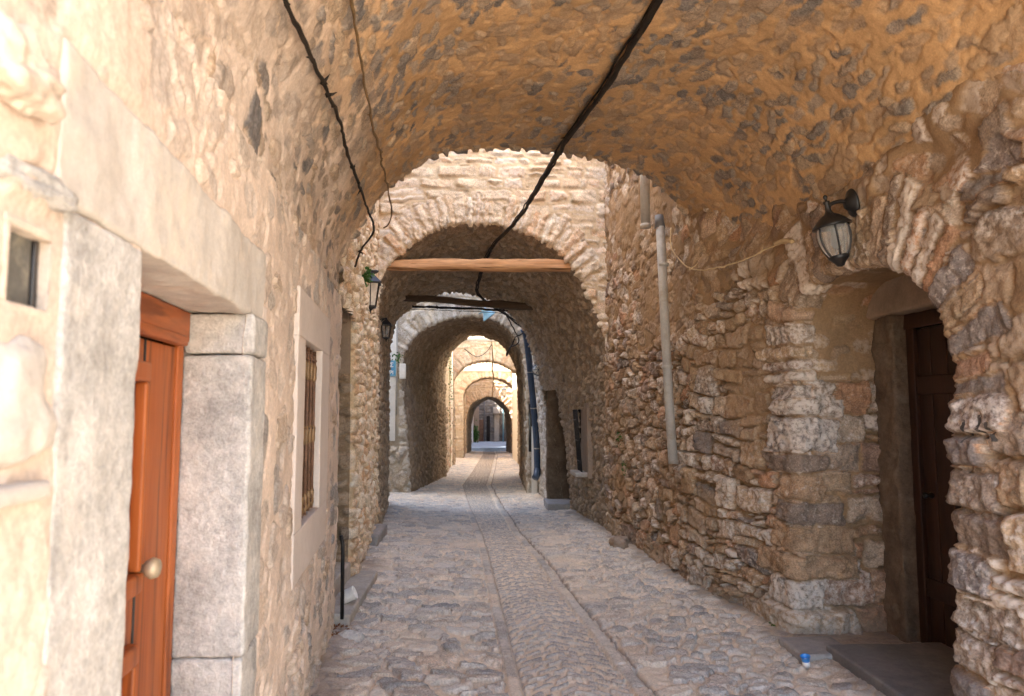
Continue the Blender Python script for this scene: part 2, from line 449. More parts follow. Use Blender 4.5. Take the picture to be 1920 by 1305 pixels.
def link(name, me, parent=None):
    o = bpy.data.objects.new(name, me); COL.objects.link(o)
    if parent: o.parent = parent
    return o

def tag(o, label=None, cat=None, group=None, kind=None):
    if label: o['label'] = label
    if cat: o['category'] = cat
    if group: o['group'] = group
    if kind: o['kind'] = kind
    return o

def thing(name, label, cat, loc=(0, 0, 0), group=None, rz=0):
    o = bpy.data.objects.new(name, None); COL.objects.link(o)
    o.location = loc; o.rotation_euler = (0, 0, rz); o.empty_display_size = .2
    return tag(o, label, cat, group)

def raw_mesh(name, V, F, mat, parent=None, smooth=True, attr=None):
    """V (n,3) array; F (m,4) or (m,3) int array or list of such; parents here sit at the world origin unless given local coords"""
    Fs = F if isinstance(F, list) else [F]
    Fs = [np.asarray(f, np.int32) for f in Fs if len(f)]
    me = bpy.data.meshes.new(name)
    V = np.asarray(V, np.float32)
    me.vertices.add(len(V)); me.vertices.foreach_set('co', V.ravel())
    li = np.concatenate([f.ravel() for f in Fs])
    tot = np.concatenate([np.full(len(f), f.shape[1], np.int32) for f in Fs])
    st = np.concatenate([[0], np.cumsum(tot)[:-1]]).astype(np.int32)
    me.loops.add(len(li)); me.loops.foreach_set('vertex_index', li)
    me.polygons.add(len(tot)); me.polygons.foreach_set('loop_start', st)
    me.polygons.foreach_set('use_smooth', np.full(len(tot), bool(smooth)))
    if attr is not None:
        a = me.attributes.new('masonry', 'FLOAT_COLOR', 'POINT')
        a.data.foreach_set('color', np.asarray(attr, np.float32).ravel())
    me.update(); me.validate()
    for m in (mat if isinstance(mat, (list, tuple)) else [mat]):
        me.materials.append(M(m) if isinstance(m, str) else m)
    return link(name, me, parent)

def grid_mesh(name, P, mat, parent=None, attr=None, keep=None, flip=False):
    nu, nv = P.shape[:2]
    idx = np.arange(nu * nv).reshape(nu, nv)
    q = np.stack([idx[:-1, :-1], idx[1:, :-1], idx[1:, 1:], idx[:-1, 1:]], -1)
    if flip: q = q[..., ::-1]
    q = q[keep] if keep is not None else q.reshape(-1, 4)
    V = P.reshape(-1, 3); A = attr.reshape(-1, 4) if attr is not None else None
    used = np.zeros(len(V), bool); used[q.ravel()] = True
    if not used.all():
        re = np.cumsum(used) - 1
        q = re[q]; V = V[used]; A = A[used] if A is not None else None
    return raw_mesh(name, V, q, mat, parent, True, A)

def spaced(a, b, step, marks=()):
    """sample positions from a to b; step is a number or a function of position; marks are hit exactly"""
    pts = sorted({a, b, *[m for m in marks if a < m < b]})
    out = [a]
    for p, q in zip(pts[:-1], pts[1:]):
        x = p; loc = [p]
        while x < q:
            x += (step(x) if callable(step) else step) / RES
            loc.append(x)
        loc = np.array(loc); loc = p + (loc - p) * (q - p) / (loc[-1] - p)
        out += list(loc[1:])
    return np.array(out)

def catmull(pts, ds=None, n=None):
    p = np.asarray(pts, float)
    P = np.vstack([2 * p[0] - p[1], p, 2 * p[-1] - p[-2]])
    out = []
    for i in range(1, len(P) - 2):
        t = np.linspace(0, 1, 24, endpoint=False)[:, None]
        a, b, c, d = P[i - 1], P[i], P[i + 1], P[i + 2]
        out.append(.5 * (2 * b + (c - a) * t + (2 * a - 5 * b + 4 * c - d) * t ** 2 + (3 * b - a - 3 * c + d) * t ** 3))
    out = np.vstack(out + [P[-2:-1]])
    return resample(out, ds, n)

def resample(out, ds=None, n=None):
    out = np.asarray(out, float)
    L = np.concatenate([[0], np.cumsum(np.linalg.norm(np.diff(out, axis=0), axis=1))])
    n = n or max(3, int(L[-1] / ds * RES) + 1)
    s = np.linspace(0, L[-1], n)
    return np.stack([np.interp(s, L, out[:, k]) for k in range(out.shape[1])], 1)

def tube_arrays(pts, r, n=8):
    p = np.asarray(pts, float); m = len(p)
    r = np.broadcast_to(r, (m,))
    t = np.gradient(p, axis=0); t /= np.linalg.norm(t, axis=1)[:, None] + 1e-9
    up = np.array([0, 0, 1.]) if abs(t[0, 2]) < .9 else np.array([1., 0, 0])
    V = []
    x = np.cross(t[0], up); x /= np.linalg.norm(x)
    for i in range(m):
        x = x - t[i] * x.dot(t[i]); x /= np.linalg.norm(x); y = np.cross(t[i], x)
        a = np.linspace(0, 2 * pi, n, endpoint=False)[:, None]
        V.append(p[i] + r[i] * (np.cos(a) * x + np.sin(a) * y))
    V = np.vstack(V)
    i, j = np.meshgrid(np.arange(m - 1), np.arange(n), indexing='ij')
    F = np.stack([i * n + j, i * n + (j + 1) % n, (i + 1) * n + (j + 1) % n, (i + 1) * n + j], -1).reshape(-1, 4)
    V = np.vstack([V, p[:1], p[-1:]])
    c0, c1 = m * n, m * n + 1
    j = np.arange(n)
    T = np.vstack([np.stack([np.full(n, c0), (j + 1) % n, j], 1), np.stack([np.full(n, c1), (m - 1) * n + j, (m - 1) * n + (j + 1) % n], 1)])
    return V, F, T

class Build:
    """collects shapes for ONE mesh object"""
    def __init__(s): s.V = []; s.F = {3: [], 4: []}; s.n = 0
    def add(s, V, *Fs):
        V = np.asarray(V, float)
        for F in Fs:
            F = np.asarray(F, int)
            if len(F): s.F[F.shape[1]].append(F + s.n)
        s.V.append(V); s.n += len(V); return s
    def tube(s, pts, r, n=8): return s.add(*tube_arrays(pts, r, n))
    def lathe(s, prof, n=16, c=(0, 0, 0), rot=None, sq=False):
        """prof [(r, z)]"""
        a = np.linspace(0, 2 * pi, n, endpoint=False) + (pi / n if sq else 0)
        V = np.array([[r * cos(t), r * sin(t), z] for r, z in prof for t in a])
        if rot is not None: V = V @ np.array(rot).T
        m = len(prof)
        i, j = np.meshgrid(np.arange(m - 1), np.arange(n), indexing='ij')
        F = np.stack([i * n + j, i * n + (j + 1) % n, (i + 1) * n + (j + 1) % n, (i + 1) * n + j], -1).reshape(-1, 4)
        return s.add(V + np.array(c), F)
    def box(s, lo, hi, r=.004, seg=2):
        V, F = box_arrays(lo, hi, r, None, seg); return s.add(V, F)
    def quad(s, pts): return s.add(pts, [[0, 1, 2, 3]])
    def build(s, name, mat, parent=None, smooth=True):
        return raw_mesh(name, np.vstack(s.V), [np.vstack(f) for f in s.F.values() if f], mat, parent, smooth)

def box_arrays(lo, hi, r=.01, step=None, seg=2, amp=0., freq=9., seed=1, oct=4):
    """rounded box; with step it is densely divided and roughened"""
    lo, hi = np.array(lo, float), np.array(hi, float)
    r = min(r, (hi - lo).min() * .49)
    def axis(k):
        L = hi[k] - lo[k]
        n = max(2, int(L / step)) if step else 1
        inner = np.linspace(lo[k] + r, hi[k] - r, n + 1)
        e = [lo[k] + r * (i / seg) for i in range(seg)]
        return np.concatenate([e, inner, [hi[k] - v + lo[k] for v in e[::-1]]])
    ax = [axis(k) for k in range(3)]
    Vs, Fs, n0 = [], [], 0
    for k in range(3):
        i, j = [(1, 2), (2, 0), (0, 1)][k]
        for side in (0, 1):
            A, B = np.meshgrid(ax[i], ax[j], indexing='ij')
            P = np.zeros(A.shape + (3,)); P[..., i] = A; P[..., j] = B; P[..., k] = hi[k] if side else lo[k]
            idx = np.arange(A.size).reshape(A.shape)
            q = np.stack([idx[:-1, :-1], idx[1:, :-1], idx[1:, 1:], idx[:-1, 1:]], -1).reshape(-1, 4)
            if not side: q = q[:, ::-1]
            Vs.append(P.reshape(-1, 3)); Fs.append(q + n0); n0 += A.size
    V = np.vstack(Vs); F = np.vstack(Fs)
    key = np.round(V * 1e5).astype(np.int64)
    _, first, inv = np.unique(key, axis=0, return_index=True, return_inverse=True)
    V = V[first]; F = inv.ravel()[F]
    inner = np.clip(V, lo + r, hi - r)
    d = V - inner; L = np.linalg.norm(d, axis=1)[:, None]
    nrm = d / np.maximum(L, 1e-9)
    V = inner + nrm * r
    if amp:
        V = V + nrm * (amp * fbm3(V * freq, oct, seed))[:, None] + nrm * (amp * .25 * fbm3(V * freq * 6, 2, seed + 3))[:, None]
    return V, F

def rough_box(name, lo, hi, mat, parent=None, r=.012, step=.02, amp=.004, freq=9., seed=1):
    V, F = box_arrays(lo, hi, r, step, 3, amp, freq, seed)
    return raw_mesh(name, V, F, mat, parent)

def boulder(name, c, rad, mat, parent=None, seed=1, amp=.25, n=40, freq=1.6, sq=2.6):
    a, b = np.meshgrid(np.linspace(0, pi, n), np.linspace(0, 2 * pi, 2 * n, endpoint=False), indexing='ij')
    D = np.stack([np.sin(a) * np.cos(b), np.sin(a) * np.sin(b), np.cos(a)], -1)
    q = (np.abs(D) ** sq).sum(-1) ** (-1 / sq)
    P = D * (q * (1 + amp * fbm3(D * freq + seed * 7.3, 4, seed)))[..., None]
    P = P * np.array(rad) + np.array(c)
    P = np.concatenate([P, P[:, :1]], 1)
    return grid_mesh(name, P, mat, parent)

def curve_on(pts, n=60, jig=0., seed=0):
    p = catmull(pts, n=n)
    if jig:
        for k in range(3):
            p[:, k] += jig * fbm(np.arange(n) * .37, np.full(n, seed * 3.1 + k * 11.), 3, seed)
    return p

# ------------------------------------------------------------------ layout of the lane
def zfloor(y):
    return np.where(np.asarray(y, float) < 8, 0., -.025 * (np.asarray(y, float) - 8))
LY = [-4, .83, 5.4, 9.24, 11.75, 13]; LX = [-.12, -.573, -1.04, -1.335, -1.588, -1.7]
def XL(y): return np.interp(y, LY, LX)
RY = [-2, 3.2, 4.9, 5.25, 6.33, 10.6, 12.9]; RX = [2.2, 2.16, 2.16, 2.12, 1.883, 1.58, 1.48]
def XR(y, z=0.):
    lean = np.interp(y, [3, 7, 9.3, 11.5], [.035, .03, 0., -.03])
    return np.interp(y, RY, RX) + lean * z

def attr_of(mask, r1, r2, wear=None):
    return np.stack([mask, r1, r2, np.zeros_like(mask) if wear is None else wear], -1)

def blend(f, g, w):
    return tuple(a * (1 - w) + b * w for a, b in zip(f, g))

# ------------------------------------------------------------------ the street
ground = grid_mesh('ground', np.array([[[x, y, z] for y, z in ((-400, -.15), (8, -.15), (60, -1.45), (400, -1.45))] for x in (-400, 400)], float), 'earth')
tag(ground, kind='structure')

GY = [0, 4.1, 9.6, 13, 17.5, 24, 38, 60]; GX = [.80, .566, .237, .06, -.13, .10, .50, .6]
GH = [.33, .305, .20, .235, .29, .30, .32, .32]
pav1 = Cells(71, .235, .145, .011, .018, .009, .012, .95, .075, -.006, True, groove=.020)
pav2 = Cells(72, .15, .105, .012, .015, .008, .012, .9, .045, -.005, True, groove=.015)
def street_field(x, y):
    xg = np.interp(y, GY, GX); w = np.interp(y, GY, GH)
    a = x - xg
    h, m, r1, r2 = pav1(x, y)
    # the right side is laid with smaller setts in pale mortar
    h2, m2, r12, r22 = pav2(x, y)
    sel = sstep(-.1, .1, x - (xg + w + .55) + .25 * fbm(x * 1.5, y * .8, 2, 5))
    h, m, r1, r2 = blend((h, m, r1, r2), (h2, m2, r12, r22), (sel > .5).astype(float))
    # thin smears of mortar over the stones
    sm = sstep(.15, .7, fbm(x * 2.1, y * 1.6, 4, 88))
    m = m * (1 - .55 * sm); h = h * (1 - .4 * sm)
    # channel: thin stones on edge in a chevron, gap shadow painted as dark tone
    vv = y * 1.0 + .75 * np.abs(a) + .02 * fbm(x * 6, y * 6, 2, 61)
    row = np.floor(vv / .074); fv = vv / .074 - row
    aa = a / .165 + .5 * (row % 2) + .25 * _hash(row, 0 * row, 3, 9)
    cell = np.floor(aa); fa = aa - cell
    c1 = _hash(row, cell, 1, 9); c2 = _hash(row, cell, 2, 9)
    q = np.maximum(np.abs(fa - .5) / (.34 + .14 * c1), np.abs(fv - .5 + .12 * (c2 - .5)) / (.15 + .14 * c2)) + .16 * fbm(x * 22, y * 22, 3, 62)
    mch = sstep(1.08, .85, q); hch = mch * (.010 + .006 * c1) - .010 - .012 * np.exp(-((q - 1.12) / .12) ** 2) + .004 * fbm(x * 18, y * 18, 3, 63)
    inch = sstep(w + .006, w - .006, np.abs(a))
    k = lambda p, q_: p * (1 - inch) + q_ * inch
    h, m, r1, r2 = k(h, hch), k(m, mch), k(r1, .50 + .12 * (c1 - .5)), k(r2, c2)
    # kerb lines of long stones each side
    b = np.abs(a) - w
    inb = ((b > .004) & (b < .098)).astype(float)
    kr = y / .36 + np.sign(a) * .3 + .15 * np.sin(y * 1.7); kc = np.floor(kr); kf = kr - kc
    k1 = _hash(kc, np.sign(a), 1, 12); k2 = _hash(kc, np.sign(a), 2, 12)
    mk = sstep(.0, .03, np.minimum(kf, 1 - kf) + .01 * fbm(x * 20, y * 20, 2, 65)) * sstep(.0, .018, np.minimum(b - .004, .098 - b) + .004 * fbm(x * 25, y * 12, 2, 66))
    hk = mk * (.014 + .008 * k1 + .004 * fbm(x * 14, y * 14, 3, 67))
    h = h * (1 - inb) + hk * inb; m = m * (1 - inb) + mk * inb * (.9 - .4 * sm); r1 = r1 * (1 - inb) + k1 * inb; r2 = r2 * (1 - inb) + k2 * inb
    # dirt lines: wheel groove beside the right kerb
    gr = np.exp(-((a - (w + .118 + .01 * fbm(y * 2., y * 0, 2, 3))) / .013) ** 2) + .6 * np.exp(-((a + (w + .0)) / .010) ** 2)
    h = h - .02 * gr
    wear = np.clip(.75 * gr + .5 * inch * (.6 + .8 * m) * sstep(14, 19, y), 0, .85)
    # loose earth against the walls
    ed = np.minimum(x - XL(y), np.interp(y, RY, RX) - x)
    dirt = sstep(.22, .02, ed + .12 * fbm(x * 5, y * 5, 3, 68)) * (y < 13)
    wear = np.clip(wear + .6 * dirt, 0, .85); h = h * (1 - .7 * dirt) + .02 * dirt
    # crowned sides falling to the channel
    h = h + .05 * np.clip((np.abs(a) - w) / 1.2, 0, 1.2) + .012 * fbm(x * 1.2, y * 1.2, 3, 69)
    return h, m, r1, r2, wear

ys = spaced(-3, 45, lambda y: .03 if y < 3.4 else min(.010 + max(0, y - 4) * .0028, .08))
xs = np.concatenate([spaced(-3.2, -1.75, .06)[:-1], spaced(-1.75, 2.3, .0085), spaced(2.3, 3.4, .05)[1:]])
X, Y = np.meshgrid(xs, ys, indexing='ij')
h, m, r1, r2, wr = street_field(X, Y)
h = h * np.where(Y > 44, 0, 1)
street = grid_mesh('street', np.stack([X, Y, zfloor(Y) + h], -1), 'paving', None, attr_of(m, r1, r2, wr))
tag(street, kind='structure')

# ------------------------------------------------------------------ arch shells
def arch_shell(parent, pf, pb, yf, yb, mat_face, mat_barrel, face, barrel, ring=None, ds=.014, db=.02, rf=(1.2, 3.2), rb=(.5, .8), clip=(-2.4, 2.4, 6.5),
               rc=.03, T=None, holes=None, bstep=None, name_face='facade', name_barrel='barrel_vault', back_mat=None, wear=None, ringb=None, dr=.014, barrel_y=False):
    """one continuous skin: facing wall -> rounded arris -> tunnel -> far arris -> far facing wall.
    pf/pb: profile curves [(across, z)] at the front and the back; yf/yb: depth of the two ends (number or array along the profile)"""
    A = resample(pf, ds); ns = len(A)
    B = resample(pb, n=ns)
    yf = np.broadcast_to(np.asarray(yf, float) if not callable(yf) else yf(A[:, 0]), (ns,)); yb = np.broadcast_to(np.asarray(yb, float) if not callable(yb) else yb(B[:, 0]), (ns,))
    s = np.concatenate([[0], np.cumsum(np.linalg.norm(np.diff(A, axis=0), axis=1))])
    def inward(C):
        t = np.gradient(C, axis=0)
        for _ in range(6):
            t[1:-1] = (t[:-2] + 2 * t[1:-1] + t[2:]) / 4
        t /= np.linalg.norm(t, axis=1)[:, None] + 1e-9
        return np.stack([t[:, 1], -t[:, 0]], 1)
    nA, nB = inward(A), inward(B)
    dep = float((yb - yf).mean())
    rows = []   # (kind, value)
    rfs = np.concatenate([spaced(rc, rf[0], dr), spaced(rf[0], rf[1], lambda r: .02 + .25 * (r - rf[0]))[1:]]) if rf else np.array([rc])
    for r in rfs[::-1]: rows.append(('f', r))
    for k in (22.5, 45, 67.5): rows.append(('c', radians(k)))
    bs = spaced(0, 1, (lambda q: bstep(q * dep) / dep) if bstep else db / dep)
    for b in bs: rows.append(('b', b))
    for k in (67.5, 45, 22.5): rows.append(('d', radians(k)))
    rbs = np.concatenate([spaced(rc, rb[0], .03), spaced(rb[0], rb[1], .3)[1:]])
    for r in rbs: rows.append(('g', r))
    nt = len(rows)
    P = np.zeros((nt, ns, 3)); N = np.zeros((nt, ns, 3)); Q = np.zeros((nt, ns)); KI = []
    for i, (k, v) in enumerate(rows):
        if k == 'f':
            c = A - nA * v; c = np.stack([np.clip(c[:, 0], clip[0], clip[1]), np.minimum(c[:, 1], clip[2])], 1)
            y = yf; n3 = np.stack([0 * s, 0 * s - 1, 0 * s], 1); q = -v
        elif k == 'c':
            c = A - nA * rc * (1 - sin(v)); y = yf + rc * (1 - cos(v)); n3 = np.stack([nA[:, 0] * sin(v), 0 * s - cos(v), nA[:, 1] * sin(v)], 1); q = rc * (v / (pi / 2) * 1 - .5) * 1.2
        elif k == 'b':
            c = A * (1 - v) + B * v; y = (yf + rc) * (1 - v) + (yb - rc) * v; nn = nA * (1 - v) + nB * v
            n3 = np.stack([nn[:, 0], 0 * s, nn[:, 1]], 1); q = rc + v * dep
        elif k == 'd':
            c = B - nB * rc * (1 - sin(v)); y = yb - rc * (1 - cos(v)); n3 = np.stack([nB[:, 0] * sin(v), 0 * s + cos(v), nB[:, 1] * sin(v)], 1); q = dep + rc
        else:
            c = B - nB * v; c = np.stack([np.clip(c[:, 0], clip[0], clip[1]), np.minimum(c[:, 1], clip[2])], 1)
            y = yb; n3 = np.stack([0 * s, 0 * s + 1, 0 * s], 1); q = dep + rc + v
        P[i, :, 0] = c[:, 0]; P[i, :, 1] = y; P[i, :, 2] = c[:, 1]; N[i] = n3; Q[i] = q
    S = np.broadcast_to(s, (nt, ns))
    fr = Q < 0
    hf = face(np.array(P[..., 0]), np.array(P[..., 2])); hb = barrel(np.array(S), np.array(P[..., 1] if barrel_y else Q))
    wf = sstep(.02, -.02, Q)
    H, m, r1, r2 = blend(hb, hf, wf)
    def do_ring(H, m, r1, r2, q, ring):
        R = np.random.RandomState(ring['seed'])
        cut = [-.05]
        while cut[-1] < s[-1] + .5: cut.append(cut[-1] + R.uniform(*ring['w']))
        cut = np.array(cut); rr = R.rand(len(cut), 8)
        Sw = S + .012 * fbm(S * 5, q * 5, 2, ring['seed']) + .006 * fbm(S * 20, q * 20, 2, ring['seed'] + 1)
        i = np.clip(np.searchsorted(cut, Sw) - 1, 0, len(cut) - 2)
        x = Sw - (cut[i] + cut[i + 1]) / 2; hw = (cut[i + 1] - cut[i]) / 2
        L = ring['len'][0] + (ring['len'][1] - ring['len'][0]) * rr[i, 0]; W = ring['dep'][0] + (ring['dep'][1] - ring['dep'][0]) * rr[i, 1]
        yc = (W - L) / 2; hh = (W + L) / 2
        # the joint fans out with the arch
        yy = q - yc + .02 * fbm(S * 8, q * 8, 2, ring['seed'] + 2)
        rad = np.minimum(ring.get('rad', .016), hw * .7); jo = ring.get('joint', .010) * (.5 + rr[i, 2])
        qx = np.abs(x) - (hw - jo - rad); qy = np.abs(yy) - (hh - rad)
        d = np.hypot(np.maximum(qx, 0), np.maximum(qy, 0)) + np.minimum(np.maximum(qx, qy), 0) - rad + .006 * fbm(S * 28, q * 28, 2, ring['seed'] + 3)
        mk = sstep(.005, -.005, d); cov = sstep(.012, .0, d)
        e = np.clip(-d / .020, 0, 1); prof = np.sqrt(np.maximum(0, 1 - (1 - e) ** 2))
        pr = ring['prot'] * (.2 + 1.4 * rr[i, 3]) * prof + np.clip((rr[i, 4] - .5) * .5 * x, -.02, .02) * prof + ring.get('rough', .010) * 1.3 * rocky(S + 3 * rr[i, 5], q, ring['seed'] + 4)
        inzone = ring.get('zone')
        if inzone is not None: cov = cov * inzone(S / s[-1], P); 
        mk = mk * (cov > .01)
        H = H * (1 - cov) + cov * pr * mk; m = m * (1 - cov) + cov * mk; t1 = rr[i, 6] if 'tones' not in ring else np.array(ring['tones'])[(rr[i, 6] * len(ring['tones'])).astype(int)] + .04 * (rr[i, 5] - .5); r1 = np.where(cov > .5, t1, r1); r2 = np.where(cov > .5, rr[i, 7], r2)
        return H, m, r1, r2
    for rg in (ring if isinstance(ring, (list, tuple)) else [ring] if ring else []): H, m, r1, r2 = do_ring(H, m, r1, r2, Q, rg)
    if ringb: H, m, r1, r2 = do_ring(H, m, r1, r2, dep + rc - Q, ringb)
    flat = np.linalg.norm(np.cross(P[1:, 1:] - P[:-1, :-1], P[1:, :-1] - P[:-1, 1:]), axis=-1) < 1e-7   # quads squeezed onto the clip lines
    P = P + N * H[..., None]
    w = wear(P, S, Q) if wear else None
    at = attr_of(m, r1, r2, w)
    keep = ~flat
    if holes is not None:
        C = (P[:-1, :-1] + P[1:, 1:]) / 2
        keep &= ~holes(C, (S[:-1, :-1] + S[1:, 1:]) / 2, (Q[:-1, :-1] + Q[1:, 1:]) / 2)
    W = P if T is None else T(P)
    kinds = [k for k, _ in rows]
    i0 = kinds.index('b'); i1 = nt - 1 - kinds[::-1].index('b')
    out = []
    flip = False
    if rf: out.append(grid_mesh(name_face, W[:i0 + 1], mat_face, parent, at[:i0 + 1], keep[:i0], flip))
    out.append(grid_mesh(name_barrel, W[i0 if rf else 0:], mat_barrel, parent, at[i0 if rf else 0:], keep[i0 if rf else 0:], flip))
    return out

def block(name, lo, hi, mat, parent):
    V, F = box_arrays(lo, hi, .02, None, 1)
    return raw_mesh(name, V, F, mat, parent, False)

def tile_roof(parent, lo, hi): return block('roof', lo, hi, 'earth', parent)

# ------------------------------------------------------------------ near left house
house_l = thing('stone_house', 'cream rendered stone house with orange wooden door and barred window, nearest on the left', 'house')
LD = (1.32, 2.18); LZ = 1.90                 # door opening
WN = (3.37, 4.03, 1.06, 1.93)                # window opening
WS = (3.15, 4.40, .83, 2.15)                 # its plaster surround
NI = (.897, .998, 1.735, 1.832)               # small wall niche
fan = []
for k in range(-5, 6):                        # fan of thin stones of the old relieving arch above the door
    a = radians(90 + k * 9 + 3)
    fan.append((1.62 - cos(a) * .30 * 1.0, 2.08 + sin(a) * .36, .10 + .02 * (k % 3), .014 + .004 * (k % 2), -a if False else pi - a))
left_emb = Embedded(21, .175, .135, .9, (.28, .66), .92, .3, 1.5, .005, .006, .008, extra=fan)
vault_emb = Embedded(22, .150, .076, .95, (.36, .84), .74, 0., .6, .005, .007, .010, extra=fan)
def left_cov(y, z):
    """0 where dressed stone or plaster lies over the rubble"""
    def rect(y0, y1, z0, z1, s=.02):
        d = np.maximum(np.maximum(y0 - y, y - y1), np.maximum(z0 - z, z - z1)); return sstep(-s, s, d)
    k = rect(1.0, 2.42, 1.86, 2.14) * rect(1.04, 1.34, -1, 1.9) * rect(2.16, 2.43, -1, 1.9) * rect(WS[0], WS[1], WS[2], WS[3]) * rect(.84, 1.05, 1.66, 1.87)
    return k
def left_field(y, v):
    f1 = left_emb(y, v); f2 = vault_emb(y, v)
    w = sstep(2.2, 2.6, v + .25 * fbm(y * 2, v * 2, 2, 3))
    return blend(f1, f2, (w > .5).astype(float))
ysl = spaced(-1.0, 5.22, lambda y: .03 if y < .6 else min(.006 + .0016 * y, .014), (*LD, WN[0], WN[1], NI[0], NI[1]))
zsl = spaced(-.05, 2.42, .0075, (LZ, WN[2], WN[3], NI[2], NI[3]))
# path: along the wall, round the corner at y = 5.25, into the recess of the next door
turn = np.linspace(0, pi / 2, 7)[1:]
py = np.concatenate([ysl, 5.22 + .05 * np.sin(turn), np.full(20, 5.27)])
px_off = np.concatenate([0 * ysl, -.05 * (1 - np.cos(turn)), -.05 - np.linspace(.02, .45, 20)])
pn = np.concatenate([0 * ysl, turn, np.full(20, pi / 2)])
uu = np.concatenate([[0], np.cumsum(np.hypot(np.diff(py), np.diff(px_off)))]) - 1.0
U, V_ = np.meshgrid(uu, zsl, indexing='ij')
PY = np.broadcast_to(py[:, None], U.shape); PN = np.broadcast_to(pn[:, None], U.shape)
PX = XL(PY) + px_off[:, None]
h, m, r1, r2 = left_field(U, V_)
cov = left_cov(PY, V_) * 1.0
low = sstep(1.25, .2, V_ + .35 * fbm(U * 2, V_ * 2, 3, 33))           # rougher, washed stones low down
h = h * (1 + 1.2 * low * (PY > 2.5)) ; h = h * cov - .007 * (1 - cov) + .004 * (1 - cov) * fbm(U * 9, V_ * 9, 3, 35); m = m * cov
P = np.stack([PX + h * np.cos(PN), PY + h * np.sin(PN), V_], -1)
wear = .35 * sstep(.5, .0, V_ + .2 * fbm(U * 4, V_ * 4, 3, 34))
cy, cz = (PY[:-1, :-1] + PY[1:, 1:]) / 2, (V_[:-1, :-1] + V_[1:, 1:]) / 2
inr = lambda y0, y1, z0, z1: (cy > y0) & (cy < y1) & (cz > z0) & (cz < z1)
keep = ~(inr(LD[0], LD[1], -1, LZ) | inr(*WN) | inr(*NI))
grid_mesh('wall', P, 'left_render', house_l, attr_of(m, r1, r2, wear), keep)

def lx(y): return float(XL(y))
def wall_box(name, y0, y1, z0, z1, proud, deep, mat, parent, r=.012, step=.02, amp=.004, seed=1, freq=9.):
    """box set in the (slightly oblique) left wall"""
    V, F = box_arrays((-deep, y0, z0), (proud, y1, z1), r, step, 3, amp, freq, seed)
    V[:, 0] += XL(V[:, 1])
    return raw_mesh(name, V, F, mat, parent)
wall_box('lintel', .985, 2.41, 1.895, 2.125, .004, .2, 'lintel_stone', house_l, .010, .014, .007, 3)
# far jamb: a stack of squared blocks, one mesh
b = Build()
for k, (z0, z1) in enumerate(((-.05, .42), (.424, .872), (.876, 1.765), (1.769, 1.893))):
    V, F = box_arrays((-.19, 2.18 + .004 * (k % 2), z0), (.014 + .003 * k % 2, 2.40, z1), .012, .016, 3, .004, 14, 5 + k)
    V[:, 0] += XL(V[:, 1]); b.add(V, F)
b.build('jamb', 'dressed_stone', house_l)
b = Build()
for k, (z0, z1) in enumerate(((-.05, .9), (.904, 1.893))):
    V, F = box_arrays((-.19, 1.028, z0), (.001, 1.32, z1), .010, .016, 3, .003, 14, 15 + k)
    V[:, 0] += XL(V[:, 1]); b.add(V, F)
b.build('jamb', 'dressed_stone', house_l)
wall_box('plaster_band', 2.403, 2.47, -.05, 1.95, .004, .08, 'white_plaster', house_l, .006, .02, .003, 9)

# door, set back in the opening
dx = -.17
b = Build()
for lo, hi in (((dx - .06, 2.125, 0), (dx - .012, 2.178, 1.80)), ((dx - .06, 1.322, 0), (dx + .0, 1.36, 1.80))):
    V, F = box_arrays(lo, hi, .006, None, 2); V[:, 0] += XL(V[:, 1]); b.add(V, F)
b.build('door_frame', 'door_wood', house_l)
b = Build()
for lo, hi in (((dx - .06, 1.322, 1.802), (dx + .003, 2.178, 1.893)), ((dx - .019, 1.362, 1.786), (dx + .016, 2.123, 1.815))):
    V, F = box_arrays(lo, hi, .006, None, 2); V[:, 0] += XL(V[:, 1]); b.add(V, F)
b.build('door_head', 'door_rail_wood', house_l)
def leaf(y0, y1, name, panels):
    b = Build()
    def bx(lo, hi, r=.004):
        V, F = box_arrays(lo, hi, r, None, 2); V[:, 0] += XL(V[:, 1]); b.add(V, F)
    bx((dx - .055, y0, .01), (dx - .02, y1, 1.783))
    if panels:
        for za, zb in ((.28, 1.03), (1.15, 1.72)):
            ya, yb = y0 + .05, y1 - .036
            for lo, hi in (((dx - .02, ya, za), (dx + .016, yb, za + .05)), ((dx - .02, ya, zb - .05), (dx + .016, yb, zb)),
                           ((dx - .02, ya, za + .051), (dx + .012, ya + .035, zb - .051)), ((dx - .02, yb - .022, za + .051), (dx + .012, yb, zb - .051)),
                           ((dx - .02, ya + .07, za + .07), (dx - .006, yb - .07, zb - .07))):
                bx(lo, hi, .008)
    return b.build(name, 'door_wood', house_l)
leaf(1.362, 1.872, 'door', True)
b = Build(); V, F = box_arrays((dx - .055, 1.8725, .01), (dx - .0175, 1.8835, 1.783), .002, None, 1); V[:, 0] += XL(V[:, 1]); b.add(V, F); b.build('leaf_edge_shadow', 'black_metal', house_l)  # black strip standing in for the shadow at the leaf's edge
side = leaf(1.884, 2.123, 'door_side_panel', False)
b = Build()
hx = lx(1.84) + dx - .02
b.lathe([(0, .0), (.022, .0), (.024, .006), (.012, .012), (.010, .03), (.020, .036), (.027, .05), (.022, .064), (0, .068)], 16, (hx, 1.852, 1.205), [[0, 0, 1], [0, 1, 0], [-1, 0, 0]])
b.box((hx - .001, 1.836, 1.15), (hx + .004, 1.868, 1.27), .003)
b.build('handle', 'brass', house_l)
V, F = box_arrays((-.9, 1.3, -.02), (-.24, 2.2, 1.92), .01); V[:, 0] += XL(V[:, 1])
raw_mesh('door_backing', V, F, 'dark_void', house_l, False)
wall_box('threshold', 1.30, 2.20, -.06, .012, .03, .25, 'slab_stone', house_l, .01, .03, .003, 12)

